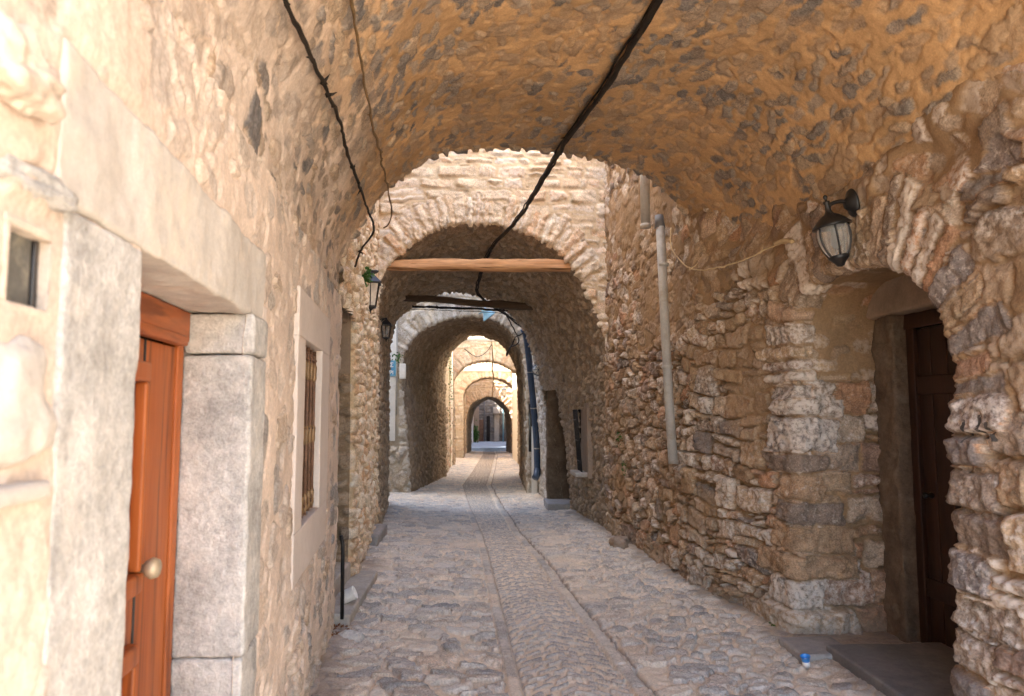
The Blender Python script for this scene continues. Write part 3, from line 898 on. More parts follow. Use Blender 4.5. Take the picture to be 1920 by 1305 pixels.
# window: plaster surround, wooden frame, iron bars with cast ornaments
b = Build()
for (y0, y1, z0, z1) in ((WS[0], WS[1], WN[3], WS[3]), (WS[0], WS[1], WS[2], WN[2]), (WS[0], WN[0], WN[2], WN[3]), (WN[1], WS[1], WN[2], WN[3])):
    V, F = box_arrays((-.10, y0, z0), (.012, y1, z1), .006, .025, 2, .0025, 5, 31); V[:, 0] += XL(V[:, 1]); b.add(V, F)
sur = b.build('window_surround', 'white_plaster', house_l)
win = Build()
for (y0, y1, z0, z1) in ((WN[0], WN[1], WN[3] - .05, WN[3]), (WN[0], WN[1], WN[2], WN[2] + .05), (WN[0], WN[0] + .05, WN[2] + .05, WN[3] - .05), (WN[1] - .05, WN[1], WN[2] + .05, WN[3] - .05)):
    V, F = box_arrays((-.12, y0 + .002, z0 + .002), (-.055, y1 - .002, z1 - .002), .004); V[:, 0] += XL(V[:, 1]); win.add(V, F)
wf = win.build('window', 'window_wood', house_l)
b = Build()
V, F = box_arrays((-.13, WN[0], WN[2]), (-.11, WN[1], WN[3]), .002); V[:, 0] += XL(V[:, 1]); b.add(V, F)
b.build('pane', 'window_dark', wf)
g = Build(); orns = []
bx0 = -.022
for k in range(5):
    y = WN[0] + .075 + k * (WN[1] - WN[0] - .15) / 4
    x = lx(y) + bx0
    g.tube([(x, y, WN[2] + .01), (x, y, WN[3] - .01)], .009, 8)
    for z in (1.13, 1.47, 1.80):
        orn = Build(); orns.append(orn); orn.lathe([(0, -.055), (.008, -.05), (.014, -.03), (.012, 0), (.015, .03), (.008, .05), (0, .055)], 10, (x, y, z))
for z in (1.11, 1.50, 1.87):
    g.tube([(lx(WN[0]) + bx0, WN[0] + .004, z), (lx(WN[1]) + bx0, WN[1] - .004, z)], .006, 6)
for k in range(4):                                                # scrolls along the foot and head of the grille
    y = WN[0] + .14 + k * (WN[1] - WN[0] - .15) / 4
    for z in (1.12, 1.86):
        t = np.linspace(0, 1.6 * pi, 18); rr = .035 * (1 - t / 9)
        g.tube(np.stack([np.full(18, lx(y) + bx0), y + rr * np.cos(t), z + rr * np.sin(t)], 1), .005, 6)
gr = g.build('grille', 'rust_iron', wf)
for orn in orns: orn.build('ornament', 'old_gilt', wf)

# niche with a metal plate at its back, and the stones round it
b = Build()
for (y0, y1, z0, z1) in ((NI[0] - .012, NI[1] + .012, NI[3], NI[3] + .012), (NI[0] - .012, NI[1] + .012, NI[2] - .012, NI[2]), (NI[0] - .012, NI[0], NI[2], NI[3]), (NI[1], NI[1] + .012, NI[2], NI[3])):
    V, F = box_arrays((-.06, y0, z0), (-.006, y1, z1), .003, .01, 2, .002, 20, 41); V[:, 0] += XL(V[:, 1]); b.add(V, F)
nic = b.build('niche', 'left_stone', house_l)
wall_box('metal_plate', NI[0] - .01, NI[1] - .012, NI[2] - .01, NI[3] + .01, -.026, .06, 'plate_grey', nic, .003, None, 0)
wall_box('plate_edge', NI[1] - .011, NI[1] + .01, NI[2] - .01, NI[3] + .01, -.022, .06, 'window_dark', nic, .003, None, 0)
boulder('corbel', (lx(.86) - .005, .85, 2.01), (.055, .085, .05), 'left_stone', house_l, 3, .35, 36, 2.2)
boulder('corbel', (lx(.90) - .02, .90, 1.895), (.022, .13, .022), 'dressed_stone', house_l, 8, .35, 36, 2.2)
boulder('boss_stone', (lx(.93) - .02, .915, 1.60), (.04, .085, .085), 'lintel_stone', house_l, 5, .2, 36, 1.8)
wall_box('ledge', .80, .985, 1.485, 1.507, .02, .05, 'lintel_stone', house_l, .008, .02, .004, 14)
block('upper_wall', (-7, -.5, -.5), (-1.85, 9.1, 12.2), 'cream_plaster', house_l)  # unseen mass added to hold the sun off the lane

# ------------------------------------------------------------------ near vault
vault = thing('stone_vault', 'low orange plastered vault with grey stones showing, overhead in the foreground', 'vault')
VT = [(0, 2.40), (.004, 2.55), (.014, 2.72), (.054, 3.02), (.106, 3.29), (.206, 3.61), (.28, 3.715), (.42, 3.805), (.59, 3.84), (.71, 3.825), (.80, 3.777), (.888, 3.61), (.957, 3.40), (.995, 3.20), (1.03, 3.02)]
def vprof(y):
    a, c = lx(y), float(XR(y, 3.1))
    zz = np.interp(y, [0, 5], [-.10, 0.])
    return catmull([(a + t * (c - a), z + zz * (t > .05)) for t, z in VT], ds=.006)
def vault_barrel(S, Q):
    h, m, r1, r2 = left_field(Q, S + 2.40)
    return h, m, r1, r2
def vault_flank_light(P, S, Q):  # left wall's plaster fading into the vault, mostly light painted in as colour
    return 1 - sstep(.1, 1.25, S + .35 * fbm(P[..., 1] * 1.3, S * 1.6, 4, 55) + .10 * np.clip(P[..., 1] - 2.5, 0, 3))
pale = Coursed(31, (.09, .2), (1.2, 3.6), .016, .02, .028, .012, .035, .03, .25, .1, mortar=.004)
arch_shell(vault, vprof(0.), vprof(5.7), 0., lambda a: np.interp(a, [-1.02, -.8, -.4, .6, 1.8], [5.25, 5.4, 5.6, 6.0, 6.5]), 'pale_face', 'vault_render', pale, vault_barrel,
           None, ds=.009, barrel_y=True, bstep=lambda y: .04 if y < .7 else .012 if y < 1.5 else .0105, rf=None, rb=(.45, 2.2), clip=(-1.9, 2.3, 5.6), wear=vault_flank_light,
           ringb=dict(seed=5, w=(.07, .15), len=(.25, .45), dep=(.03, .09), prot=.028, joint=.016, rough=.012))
block('upper_wall', (-5, .25, 4.25), (6.5, 5.0, 4.6), 'cream_plaster', vault)  # unseen slab added to block sun above the vault, low for sky light

# ------------------------------------------------------------------ right house
house_r = thing('stone_house', 'brown rubble stone house on the right with an arched dark doorway under the wall lamp', 'house')
rubR = Coursed(41, (.09, .25), (.8, 2.3), .010, .016, .040, .020, .055, .016, .40, .26, mortar=-.014, groove=.034)
rubS = Cells(42, .195, .130, .010, .040, .018, .020, .95, .05, -.012, groove=.030)
rubB = Coursed(43, (.16, .30), (.9, 2.3), .010, .014, .026, .022, .05, .016, .32, .16, mortar=-.012, groove=.034)
upperR = Embedded(44, .16, .12, .9, (.45, .8), 1., .15, 1.2, .012, .012, .02)
def right_field(y, z):
    f = rubR(y, z); g = rubS(y, z); b_ = rubB(y, z); u_ = upperR(y, z)
    w = (sstep(5.9, 6.9, y + .6 * fbm(y * 1.4, z * 1.4, 3, 8)) > .5).astype(float)
    o = blend(f, g, w)
    wb = ((sstep(4.95, 4.6, y - .25 * fbm(y * 1.2, z * 1.2, 2, 9)) > .5) | (z + .25 * fbm(y * 2, z * 2, 2, 10) < .32)).astype(float)
    o = blend(o, b_, wb)
    # plastered upper part
    wu = (z + .18 * fbm(y * 1.8, z * 1.8, 3, 11) > np.interp(y, [3, 5.2, 5.8, 7.0, 9.5], [2.62, 2.72, 2.6, 2.3, 2.55])).astype(float)
    o = blend(o, u_, wu)
    # mortar smeared over the joints in patches
    sm = sstep(.1, .7, fbm(y * 1.3, z * 1.5, 4, 12) + .25 * sstep(1.1, 2.3, z))
    h, m, r1, r2 = o
    m = m * (1 - .75 * sm); h = h * (1 - .55 * sm) + .012 * sm
    h = h + .06 * fbm(y * 2.4, z * 3.2, 3, 15) * sstep(2.6, 2.9, z) * sstep(3.6, 3.2, z) * sstep(7, 6, y)
    return h, m, r1, r2
def right_wear(y, z):
    return .5 * sstep(.35, -.05, z + .15 * fbm(y * 4, z * 4, 3, 13))
# the wall beyond the doorway
ysr = spaced(5.44, 9.34, lambda y: .008 + .0012 * (y - 5))
zsr = np.concatenate([spaced(-.1, 3.4, .0085), spaced(3.4, 5.2, .018)[1:], spaced(5.2, 6.5, .2)[1:]])
U, V_ = np.meshgrid(ysr, zsr, indexing='ij')
h, m, r1, r2 = right_field(U, V_)
h = h - .07 * sstep(5.565, 5.47, U)
P = np.stack([XR(U, V_) - h, U - .25 * h * sstep(5.6, 5.9, U), V_ + np.where(V_ < 0, zfloor(U), 0)], -1)
grid_mesh('wall', P, 'right_rubble', house_r, attr_of(m, r1, r2, right_wear(U, V_)), None, True)
block('upper_wall', (2.02, 5.3, 5.9), (2.98, 9.25, 9.5), 'cream_plaster', house_r)  # unseen block added to catch sun and bounce it warm into the gap
# the arched doorway; local frame: across = y, depth = +x
DP = [(3.26, -.05), (3.26, .6), (3.24, 1.2), (3.25, 1.72), (3.32, 2.0), (3.5, 2.24), (3.8, 2.40), (4.2, 2.47), (4.55, 2.47), (4.74, 2.43), (4.86, 2.33), (4.90, 2.15), (4.90, 1.6), (4.91, .8), (4.92, -.05)]
def T_door(P):
    # local (a, b, z): a = y mirrored so that the inside of the profile faces the opening
    y = P[..., 0]; b_ = P[..., 1]; z = P[..., 2]
    return np.stack([XR(y, z) + b_, y, z], -1)
def door_barrel(S, Q):
    a = rubB(Q + 9, S * 1.0 + .3); g = Embedded(45, .22, .12, .7, (.3, .6), 1., 0, .4, .008, .008, .012)(Q, S)
    w = (S > 2.0).astype(float) * (S < 4.35)
    return blend(a, g, w)
def door_ringzone(t, P):
    return 1.0
def door_wear(P, S, Q):
    return right_wear(P[..., 0], P[..., 2])
arch_shell(house_r, catmull(DP, ds=.01), catmull([(a, z) for a, z in DP], ds=.01), 0., .76, 'right_rubble', 'right_rubble', right_field, door_barrel,
           [dict(seed=14, w=(.065, .15), len=(.26, .5), dep=(.06, .2), prot=.018, joint=.014, rough=.014, zone=lambda t, P: sstep(1.62, 1.72, P[..., 2])),
            dict(seed=15, w=(.14, .25), len=(.22, .42), dep=(.2, .52), prot=.034, joint=.010, rough=.018, tones=[.36, .79, .40, .76, .10, .34], zone=lambda t, P: sstep(1.72, 1.62, P[..., 2]))],
           ds=.010, db=.013, rf=(1.15, 2.6), rb=(.05, .5), clip=(1.7, 5.56, 6.2), rc=.05, T=T_door, name_face='wall', name_barrel='door_reveal', wear=door_wear, dr=.011)
_dw = [c for c in house_r.children if c.name.startswith('wall')][-1]
_dw.data.materials.append(M('soot'))
_n_p = len(_dw.data.polygons); _c = np.zeros(_n_p * 3); _dw.data.polygons.foreach_get('center', _c); _c = _c.reshape(-1, 3)
_mi = np.zeros(_n_p, np.int32)
for (my, mz, mw, mh, ma) in ((3.115, 1.50, .011, .055, .1), (3.02, 1.53, .012, .055, -.2), (2.965, 1.51, .010, .05, .15)):
    ly = (_c[:, 1] - my) * cos(ma) + (_c[:, 2] - mz) * sin(ma); lz = -(_c[:, 1] - my) * sin(ma) + (_c[:, 2] - mz) * cos(ma)
    _mi[(ly / mw) ** 2 + (lz / mh) ** 2 + .5 * fbm(_c[:, 1] * 40, _c[:, 2] * 25, 3, 3) < 1] = 1
_dw.data.polygons.foreach_set('material_index', _mi)
# dark plank door at the back of the recess
b = Build()
X0 = 2.88
b.box((X0, 3.2, 0.04), (X0 + .06, 3.33, 2.3), .006); b.box((X0, 4.58, .04), (X0 + .06, 4.66, 2.3), .006); b.box((X0 - .003, 3.2, 2.14), (X0 + .055, 4.72, 2.24), .006)
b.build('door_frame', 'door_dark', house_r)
b = Build()
for k in range(8):
    y = 3.335 + k * .16
    b.box((X0 + .03, y, .05), (X0 + .062, y + .152, 2.135), .006)
b.box((X0 + .012, 3.36, .4), (X0 + .029, 4.6, .52), .005); b.box((X0 + .012, 3.36, 1.7), (X0 + .029, 4.6, 1.82), .005)
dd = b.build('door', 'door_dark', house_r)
b = Build()
b.lathe([(0, 0), (.02, 0), (.022, .01), (.012, .03), (.02, .04), (.02, .055), (0, .06)], 12, (X0 + .03, 4.5, 1.05), [[0, 0, -1], [0, 1, 0], [1, 0, 0]])
b.build('handle', 'black_metal', dd)
# masonry cheek beside the frame
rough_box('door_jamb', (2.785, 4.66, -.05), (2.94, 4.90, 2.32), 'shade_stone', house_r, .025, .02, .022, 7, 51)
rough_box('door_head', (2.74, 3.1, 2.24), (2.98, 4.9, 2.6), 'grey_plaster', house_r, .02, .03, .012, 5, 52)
rough_box('threshold', (2.17, 3.0, -.08), (2.95, 4.50, .135), 'slab_dark', house_r, .015, .02, .005, 5, 53)
block('upper_wall', (3.0, 1.7, -.5), (8, 12.6, 5.5), 'cream_plaster', house_r)  # unseen hull added to stop light leaking in behind the wall

bounce_house = thing('plastered_house', 'sunlit cream house across the small square at the lane mouth', 'house')  # unseen, added to bounce sunlight onto the near left wall and vault
b = Build(); b.box((5.8, -9, -1.6), (9, 1.9, 6.2), .05); b.build('wall', 'bounce_plaster', bounce_house)
b = Build(); b.box((5.74, -5.2, -.1), (5.79, -4.2, 2.2), .02); b.build('door', 'door_wood', bounce_house)
for yy in (-7.2, -2.4, .2):
    b = Build(); b.box((5.75, yy, 3.6), (5.79, yy + .9, 5.0), .02); b.build('window', 'blue_paint', bounce_house)

# ------------------------------------------------------------------ left house in the gap
house_g = thing('stone_house', 'pale rubble house on the left with recessed doorway and two concrete steps', 'house')
gapL = Cells(61, .18, .115, .010, .035, .012, .03, .9, .05, 0.)
gapL2 = Coursed(62, (.07, .16), (.9, 2.4), .012, .02, .035, .013, .05, .03, .3, .2)
turn = np.linspace(pi / 2, 0, 7)
ysg = spaced(6.52, 9.36, .012)
px_off = np.concatenate([np.linspace(-.5, -.05, 26)[:-1], -.05 * (1 - np.cos(turn)), 0 * ysg[1:]])
py = np.concatenate([np.full(25, 6.45), 6.50 - .05 * np.sin(turn), ysg[1:]])
pn = np.concatenate([np.full(25, pi / 2), turn, 0 * ysg[1:]])
uu = np.concatenate([[0], np.cumsum(np.hypot(np.diff(py), np.diff(px_off)))])
zsg = np.concatenate([spaced(-.15, 4.0, .011), spaced(4.0, 6.5, .1)[1:]])
U, V_ = np.meshgrid(uu, zsg, indexing='ij')
PY = np.broadcast_to(py[:, None], U.shape); PN = np.broadcast_to(pn[:, None], U.shape)
h, m, r1, r2 = blend(gapL(U, V_), gapL2(U, V_), ((U < .62)).astype(float))
top_pl = ((V_ > 1.92) & (U < .47)).astype(float)                 # smooth plaster over the recess
h = h * (1 - top_pl); m = m * (1 - top_pl)
PX = XL(PY) + px_off[:, None] - .012 * np.maximum(0, V_ - 1)
Pg = np.stack([PX + h * np.cos(PN), PY - h * np.sin(PN), V_], -1); Ag = attr_of(m, r1, r2, .3 * sstep(.6, 0, V_ + .2 * fbm(U * 4, V_ * 4, 3, 3)))
grid_mesh('wall', Pg[26:], 'pale_face', house_g, Ag[26:], None)
zt = int(np.searchsorted(zsg, 1.92))
grid_mesh('door_reveal', Pg[:27, :zt + 1], 'tunnel_rubble', house_g, Ag[:27, :zt + 1], None)  # darker stone puts the recess shade into the reveal's colour
grid_mesh('plaster_panel', Pg[:27, zt:], 'grey_plaster', house_g, None, None)
U, V_ = np.meshgrid(spaced(5.2, 6.50, .013), np.concatenate([spaced(2.40, 4.0, .013), spaced(4, 6.5, .1)[1:]]), indexing='ij')
h, m, r1, r2 = gapL(U, V_)
grid_mesh('wall_above_door', np.stack([XL(U) + h - .012 * np.maximum(0, V_ - 1), U, V_], -1), 'pale_face', house_g, attr_of(m, r1, r2), None)
rough_box('door_head', (-1.62, 5.2, 2.38), (-1.20, 6.5, 2.46), 'grey_plaster', house_g, .02, .04, .008, 5, 54)
b = Build()
for k in range(7): b.box((-1.58, 5.24 + k * .18, .2), (-1.54, 5.24 + k * .18 + .172, 2.36), .004)
b.build('door', 'door_dark', house_g)

# ------------------------------------------------------------------ arches
def archway(label, pf, pb, yf, yb, mats, face, barrel, **kw):
    a = thing('stone_archway', label, 'archway')
    arch_shell(a, pf, pb, yf, yb, mats[0], mats[1], face, barrel, **kw)
    return a
tun = Cells(81, .12, .10, .008, .034, .012, .035, .9, .04, 0.)
A2F = [(-1.31, -.15), (-1.33, 1.2), (-1.35, 2.4), (-1.37, 2.95), (-1.32, 3.28), (-1.14, 3.58), (-.72, 3.93), (-.37, 4.05), (0., 4.08), (.42, 4.02), (.92, 3.80), (1.24, 3.50), (1.45, 3.10), (1.585, 2.8), (1.68, 2.4), (1.695, 1.9), (1.695, 1.0), (1.695, -.15)]
A2B = [(-1.60, -.2), (-1.61, 1.3), (-1.61, 2.5), (-1.52, 3.10), (-1.36, 3.30), (-1.12, 3.5), (-.88, 3.62), (-.69, 3.68), (-.46, 3.70), (-.24, 3.68), (.07, 3.60), (.32, 3.47), (.6, 3.24), (.80, 2.95), (.95, 2.55), (1.06, 2.1), (1.20, 1.6), (1.34, .9), (1.48, -.2)]
def a2_holes(C, S, Q):
    x, y, z = C[..., 0], C[..., 1], C[..., 2]
    ins = (Q > .1) & (x > .6)
    return ins & (((y > 11.75) & (y < 12.5) & (z < 1.93)) | ((y > 10.2) & (y < 10.72) & (z > .70) & (z < 1.60)))
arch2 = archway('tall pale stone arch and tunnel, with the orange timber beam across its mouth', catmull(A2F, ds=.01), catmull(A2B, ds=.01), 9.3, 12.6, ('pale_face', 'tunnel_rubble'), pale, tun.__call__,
                ring=dict(seed=3, w=(.075, .165), len=(.30, .48), dep=(.10, .25), prot=.034, joint=.018, rough=.018, zone=lambda t, P: sstep(2.75, 2.95, P[..., 2] - .5 * (P[..., 0] > 0))),
                ringb=dict(seed=4, w=(.06, .12), len=(.2, .4), dep=(.05, .15), prot=.03), ds=.014, db=.018, rf=(1.2, 4.2), clip=(-2.6, 1.72, 5.4), holes=a2_holes, rc=.035)
block('upper_wall', (-7, 9.5, 5.0), (7, 12.4, 5.3), 'cream_plaster', arch2)  # unseen slab added to block light from above the tunnel
block('upper_wall', (-7, 9.6, -.5), (-1.95, 12.4, 4.95), 'cream_plaster', arch2)  # unseen fill added left of the tunnel against light leaks
block('upper_wall', (-11, 9.6, 5.35), (-1.95, 12.4, 20), 'cream_plaster', arch2)  # unseen tall mass added to keep the sun off the next arch
# doorway and barred window in the tunnel's right wall
rough_box('door_recess', (1.60, 11.6, -.2), (1.9, 12.6, 2.1), 'dark_void', arch2, .02, .05, .01, 5, 61)
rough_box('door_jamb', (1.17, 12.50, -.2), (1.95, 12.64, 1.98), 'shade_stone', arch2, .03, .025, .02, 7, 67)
b = Build()
for k in range(6): b.box((1.56, 11.72 + k * .135, .05), (1.598, 11.72 + k * .135 + .13, 1.95), .004)
b.build('door', 'door_dark', arch2)
rough_box('window_reveal', (1.53, 10.12, .62), (1.62, 10.8, 1.7), 'grey_plaster', arch2, .02, .05, .006, 5, 62)
b = Build()
for k in range(5): b.tube([(1.47, 10.26 + k * .1, .70), (1.40, 10.26 + k * .1, 1.60)], .009, 6)
for z, x in ((.85, 1.46), (1.15, 1.435), (1.45, 1.41)): b.tube([(x, 10.22, z), (x, 10.70, z)], .007, 6)
b.build('window_grille', 'black_metal', arch2)
rough_box('window_sill', (1.36, 10.16, .64), (1.56, 10.76, .70), 'concrete', arch2, .015, .03, .006, 6, 63)

# arch 3
A3F = [(-1.44, -.35), (-1.50, .8), (-1.62, 1.9), (-1.66, 2.36), (-1.58, 2.81), (-1.25, 3.26), (-.69, 3.51), (-.18, 3.58), (.33, 3.49), (.73, 3.16), (.94, 2.6), (.98, 1.5), (1.0, -.35)]
A3B = [(-.95, -.45), (-.96, .8), (-.98, 2.0), (-1.0, 2.64), (-.85, 3.18), (-.47, 3.57), (-.16, 3.73), (.46, 3.57), (.84, 3.18), (1.05, 2.64), (1.12, 1.6), (1.15, .8), (1.15, -.45)]
f3 = Coursed(84, (.10, .24), (1., 2.4), .014, .03, .03, .012, .05, .04, .3, .14)
f3b = Cells(85, .28, .24, .014, .05, .018, .06, .9, .05, 0.)
def face3(x, z):
    o = f3(x, z); g = f3b(x, z)
    o = blend(o, g, (z < .75 + .1 * fbm(x * 3, z * 3, 2, 2)).astype(float))
    pl = ((x < -1.70) & (z > .85 + .12 * fbm(x * 5, z * 5, 3, 4))).astype(float)
    return tuple(c * (1 - pl) for c in o)
t3 = Cells(86, .16, .12, .012, .035, .012, .035, .9, .05, 0.)
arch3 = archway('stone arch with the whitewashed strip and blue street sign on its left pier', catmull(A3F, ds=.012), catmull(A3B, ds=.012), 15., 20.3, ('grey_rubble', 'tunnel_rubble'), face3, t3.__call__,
                ring=dict(seed=6, w=(.07, .15), len=(.3, .42), dep=(.08, .2), prot=.025, joint=.016, zone=lambda t, P: sstep(2.2, 2.5, P[..., 2])),
                ringb=dict(seed=7, w=(.07, .15), len=(.2, .4), dep=(.05, .15), prot=.03), ds=.022, db=.035, rf=(1.2, 4.0), clip=(-3.0, 2.2, 4.8), rc=.04, dr=.022, wear=lambda P, S, Q: .35 * sstep(.3, .8, fbm(P[..., 1] * 1.2, P[..., 2] * 1.2, 3, 4)) * (Q > .5) * (P[..., 2] < 1.4))
block('upper_wall', (-7, 15.3, 4.5), (7, 20.1, 4.75), 'cream_plaster', arch3)  # unseen slab added to block sun over this tunnel
b = Build(); b.box((-5.1, 14.955, .95), (-1.765, 14.985, 4.75), .01); b.build('plaster_panel', 'lime_white', arch3)
b = Build(); b.box((1.02, 14.93, .72), (1.12, 14.965, 1.72), .004); b.build('slit_window', 'window_dark', arch3)

# gap 2, right: whitish jamb and wall carrying the blue pipe
house_w = thing('stone_house', 'whitish rubble house wall on the right, carrying the dark blue downpipe', 'house')
wcell = Cells(91, .17, .13, .010, .03, .014, .035, .9, .05, 0.)
p_c = [(2.0, 12.66), (1.34, 12.66), (1.27, 12.69), (1.25, 12.80), (1.25, 13.5), (1.25, 14.4), (1.25, 15.05)]
pc = catmull(p_c, ds=.016)
tn = np.gradient(pc, axis=0); tn /= np.linalg.norm(tn, axis=1)[:, None]
U, V_ = np.meshgrid(np.arange(len(pc)) * .016, np.concatenate([spaced(-.3, 3.6, .016), spaced(3.6, 6.5, .15)[1:]]), indexing='ij')
h, m, r1, r2 = wcell(U, V_)
lean = -.07 * np.clip(V_, 0, 3.0)
P = np.stack([pc[:, 0][:, None] + lean - h * tn[:, 1][:, None], pc[:, 1][:, None] + h * tn[:, 0][:, None], V_], -1)
grid_mesh('wall', P, 'grey_rubble', house_w, attr_of(m, r1, r2), None, True)
b = Build(); b.box((1.08, 15.0 - .10, -.3), (1.2, 14.96, 1.25), .01); b.build('pilaster', 'lime_white', house_w)
block('upper_wall', (1.9, 13.0, -.5), (7, 15, 5.5), 'cream_plaster', house_w)  # unseen hull added behind the wall, low to leave sky over the gap
# gap 2, left
house_s = thing('plastered_house', 'unseen white wall left of the gap behind the first tunnel, set low for sky light', 'house')  # set back and lowered so sky light reaches the gap
b = Build(); b.box((-7, 12.5, -.5), (-5.2, 15.2, 5), .02); b.build('wall', 'lime_white', house_s)

# gap 3
house_3 = thing('stone_house', 'sunlit pale stone house on the left between the second and third arches, with a pilaster', 'house')
g3 = Coursed(95, (.12, .26), (.9, 2.2), .014, .035, .035, .014, .06, .04, .3, .2)
U, V_ = np.meshgrid(spaced(20.25, 26.1, .03), np.concatenate([spaced(-.6, 5.0, .028), spaced(5, 6.5, .3)[1:]]), indexing='ij')
h, m, r1, r2 = g3(U, V_)
pl = (V_ > 1.7).astype(float) * .75
wv = .6 * sstep(.25, .6, fbm(U * 1.0, V_ * .6, 3, 41)) * (U > 23)
grid_mesh('wall', np.stack([-1.02 + .0 * (U - 20) + h * (1 - pl * .7), U, V_], -1), 'far_rubble', house_3, attr_of(m * (1 - pl), r1, r2, wv), None)
rough_box('pilaster', (-1.1, 24.6, -.6), (-.97, 25.3, 6), 'cream_plaster', house_3, .02, .08, .008, 3, 64)
block('upper_wall', (-7, 20.4, -.6), (-1.2, 26.5, 9.2), 'cream_plaster', house_3)  # unseen mass added to keep sun off the floor of this gap
block('upper_wall', (-7, 26.51, -.8), (-1.2, 32, 7.8), 'cream_plaster', house_3)  # added unseen mass, lower so some sun gets past it
house_4 = thing('plastered_house', 'cream plastered house wall on the right behind the second arch', 'house')
b = Build(); b.box((1.45, 20.35, -.6), (6, 31.9, 7), .02); b.build('wall', 'cream_plaster', house_4)

# arch 4: a slender flying arch
A4 = [(-.93, -.55), (-.95, 1.5), (-1.0, 2.53), (-.88, 2.86), (-.5, 3.24), (.09, 3.40), (.55, 3.36), (.87, 3.26), (1.2, 3.05), (1.40, 2.80), (1.44, 1.5), (1.44, -.55)]
f4 = Coursed(96, (.10, .2), (1., 2.4), .02, .03, .025, .01, .05, .03, .3, .14)
arch4 = archway('slender pale flying arch of neat voussoirs between two houses, third along the lane', catmull(A4, ds=.02), catmull(A4, ds=.02), 26., 26.9, ('far_rubble', 'tunnel_rubble'), f4, t3.__call__,
                ring=dict(seed=8, w=(.14, .24), len=(.42, .5), dep=(.3, .6), prot=.02, joint=.02, zone=lambda t, P: sstep(2.3, 2.6, P[..., 2])), ds=.03, db=.06, rf=(.8, 1.0), rb=(.5, .9), clip=(-1.3, 1.7, 4.12), rc=.04, dr=.03)
rough_box('coping', (-1.3, 25.96, 4.10), (1.5, 26.94, 4.2), 'concrete', arch4, .02, .06, .02, 3, 66)

# arch 5
A5 = [(-.74, -.7), (-.75, 1.4), (-.75, 2.3), (-.5, 2.73), (-.1, 2.98), (.43, 3.07), (.95, 2.99), (1.32, 2.80), (1.62, 2.5), (1.72, 2.2), (1.72, .8), (1.72, -.7)]
plain = lambda x, z: (.012 * fbm(x * 2, z * 2, 3, 7), 0 * x, 0 * x, 0 * x)
arch5 = archway('white plastered arch with brown soffit, fourth along the lane', catmull(A5, ds=.02), catmull(A5, ds=.02), 32., 34., ('far_rubble', 'tunnel_rubble'), f4, t3.__call__,
                ring=dict(seed=9, w=(.1, .2), len=(.25, .4), dep=(.1, .3), prot=.025, joint=.02, zone=lambda t, P: sstep(2.0, 2.3, P[..., 2])), ds=.035, db=.06, rf=(.8, 3.6), clip=(-1.8, 2.6, 6.2), rc=.04, dr=.035)
b = Build(); b.box((-1.2, 31.93, 3.32), (2.2, 31.96, 6.1), .01); b.build('plaster_panel', 'cream_plaster', arch5)
block('upper_wall', (-6, 32.2, 5.6), (6, 33.9, 6.6), 'cream_plaster', arch5)  # unseen block added to shut out light above this arch
house_5 = thing('stone_house', 'stone wall of the court between the fourth and the last arch, left side', 'house')
U, V_ = np.meshgrid(spaced(33.8, 37.7, .05), spaced(-.9, 6, .05), indexing='ij')
h, m, r1, r2 = g3(U, V_)
grid_mesh('wall', np.stack([-.80 + h, U, V_], -1), 'far_rubble', house_5, attr_of(m, r1, r2), None)
house_6 = thing('stone_house', 'stone wall of the court between the fourth and the last arch, right side', 'house')
grid_mesh('wall', np.stack([1.78 - h, U, V_], -1), 'far_rubble', house_6, attr_of(m, r1, r2), None, True)

# arch 6
A6 = [(-.70, -.85), (-.72, .6), (-.72, 1.13), (-.56, 1.75), (-.28, 2.05), (0., 2.17), (.45, 2.31), (.9, 2.2), (1.27, 1.9), (1.54, 1.54), (1.67, 1.0), (1.69, .2), (1.69, -.85)]
A6B = [(-.50, -.95), (-.5, .6), (-.46, .93), (-.3, 1.55), (0., 1.92), (.49, 2.2), (1.0, 1.95), (1.38, 1.54), (1.5, .9), (1.53, 0.), (1.54, -.95)]
f6 = Coursed(98, (.07, .14), (1., 2.2), .016, .02, .03, .012, .05, .03, .2, .14)
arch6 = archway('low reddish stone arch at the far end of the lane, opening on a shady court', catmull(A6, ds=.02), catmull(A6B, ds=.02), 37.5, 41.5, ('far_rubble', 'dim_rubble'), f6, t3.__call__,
                ring=dict(seed=10, w=(.07, .13), len=(.3, .5), dep=(.1, .3), prot=.03, joint=.016, zone=lambda t, P: sstep(.9, 1.2, P[..., 2])), ds=.035, db=.08, rf=(.8, 4.0), clip=(-1.8, 2.8, 6.0), rc=.04, dr=.035)
block('upper_wall', (-6, 37.8, 5.4), (6, 41.2, 7.5), 'cream_plaster', arch6)  # unseen block added to shut out light above the last arch

# ------------------------------------------------------------------ far court
step_far = rough_box('stone_step', (-.9, 42.0, -1.2), (2.1, 52, -.62), 'blue_step', None, .03, .15, .01, 2, 71)
tag(step_far, 'wide pale blue stone step crossing the court beyond the last arch', 'step')
house_f = thing('stone_house', 'dim stone house closing the far court, with a brown and a dark door', 'house')
ff = Coursed(99, (.12, .26), (.9, 2.2), .016, .03, .04, .014, .06, .04, .3, .2)
U, V_ = np.meshgrid(spaced(-4, 5, .06), spaced(-.7, 8, .06), indexing='ij')
h, m, r1, r2 = ff(U, V_)
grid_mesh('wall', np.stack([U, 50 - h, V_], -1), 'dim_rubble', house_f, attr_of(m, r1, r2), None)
b = Build(); b.box((-.05, 49.88, -.6), (.24, 49.93, .9), .01); b.build('door', 'rust_iron', house_f)
b = Build(); b.box((.46, 49.88, -.6), (.70, 49.93, 1.15), .01); b.build('door', 'dark_void', house_f)
b = Build(); b.box((-.45, 49.85, -.6), (-.06, 49.92, 1.8), .01); b.build('plaster_panel', 'grey_plaster', house_f)
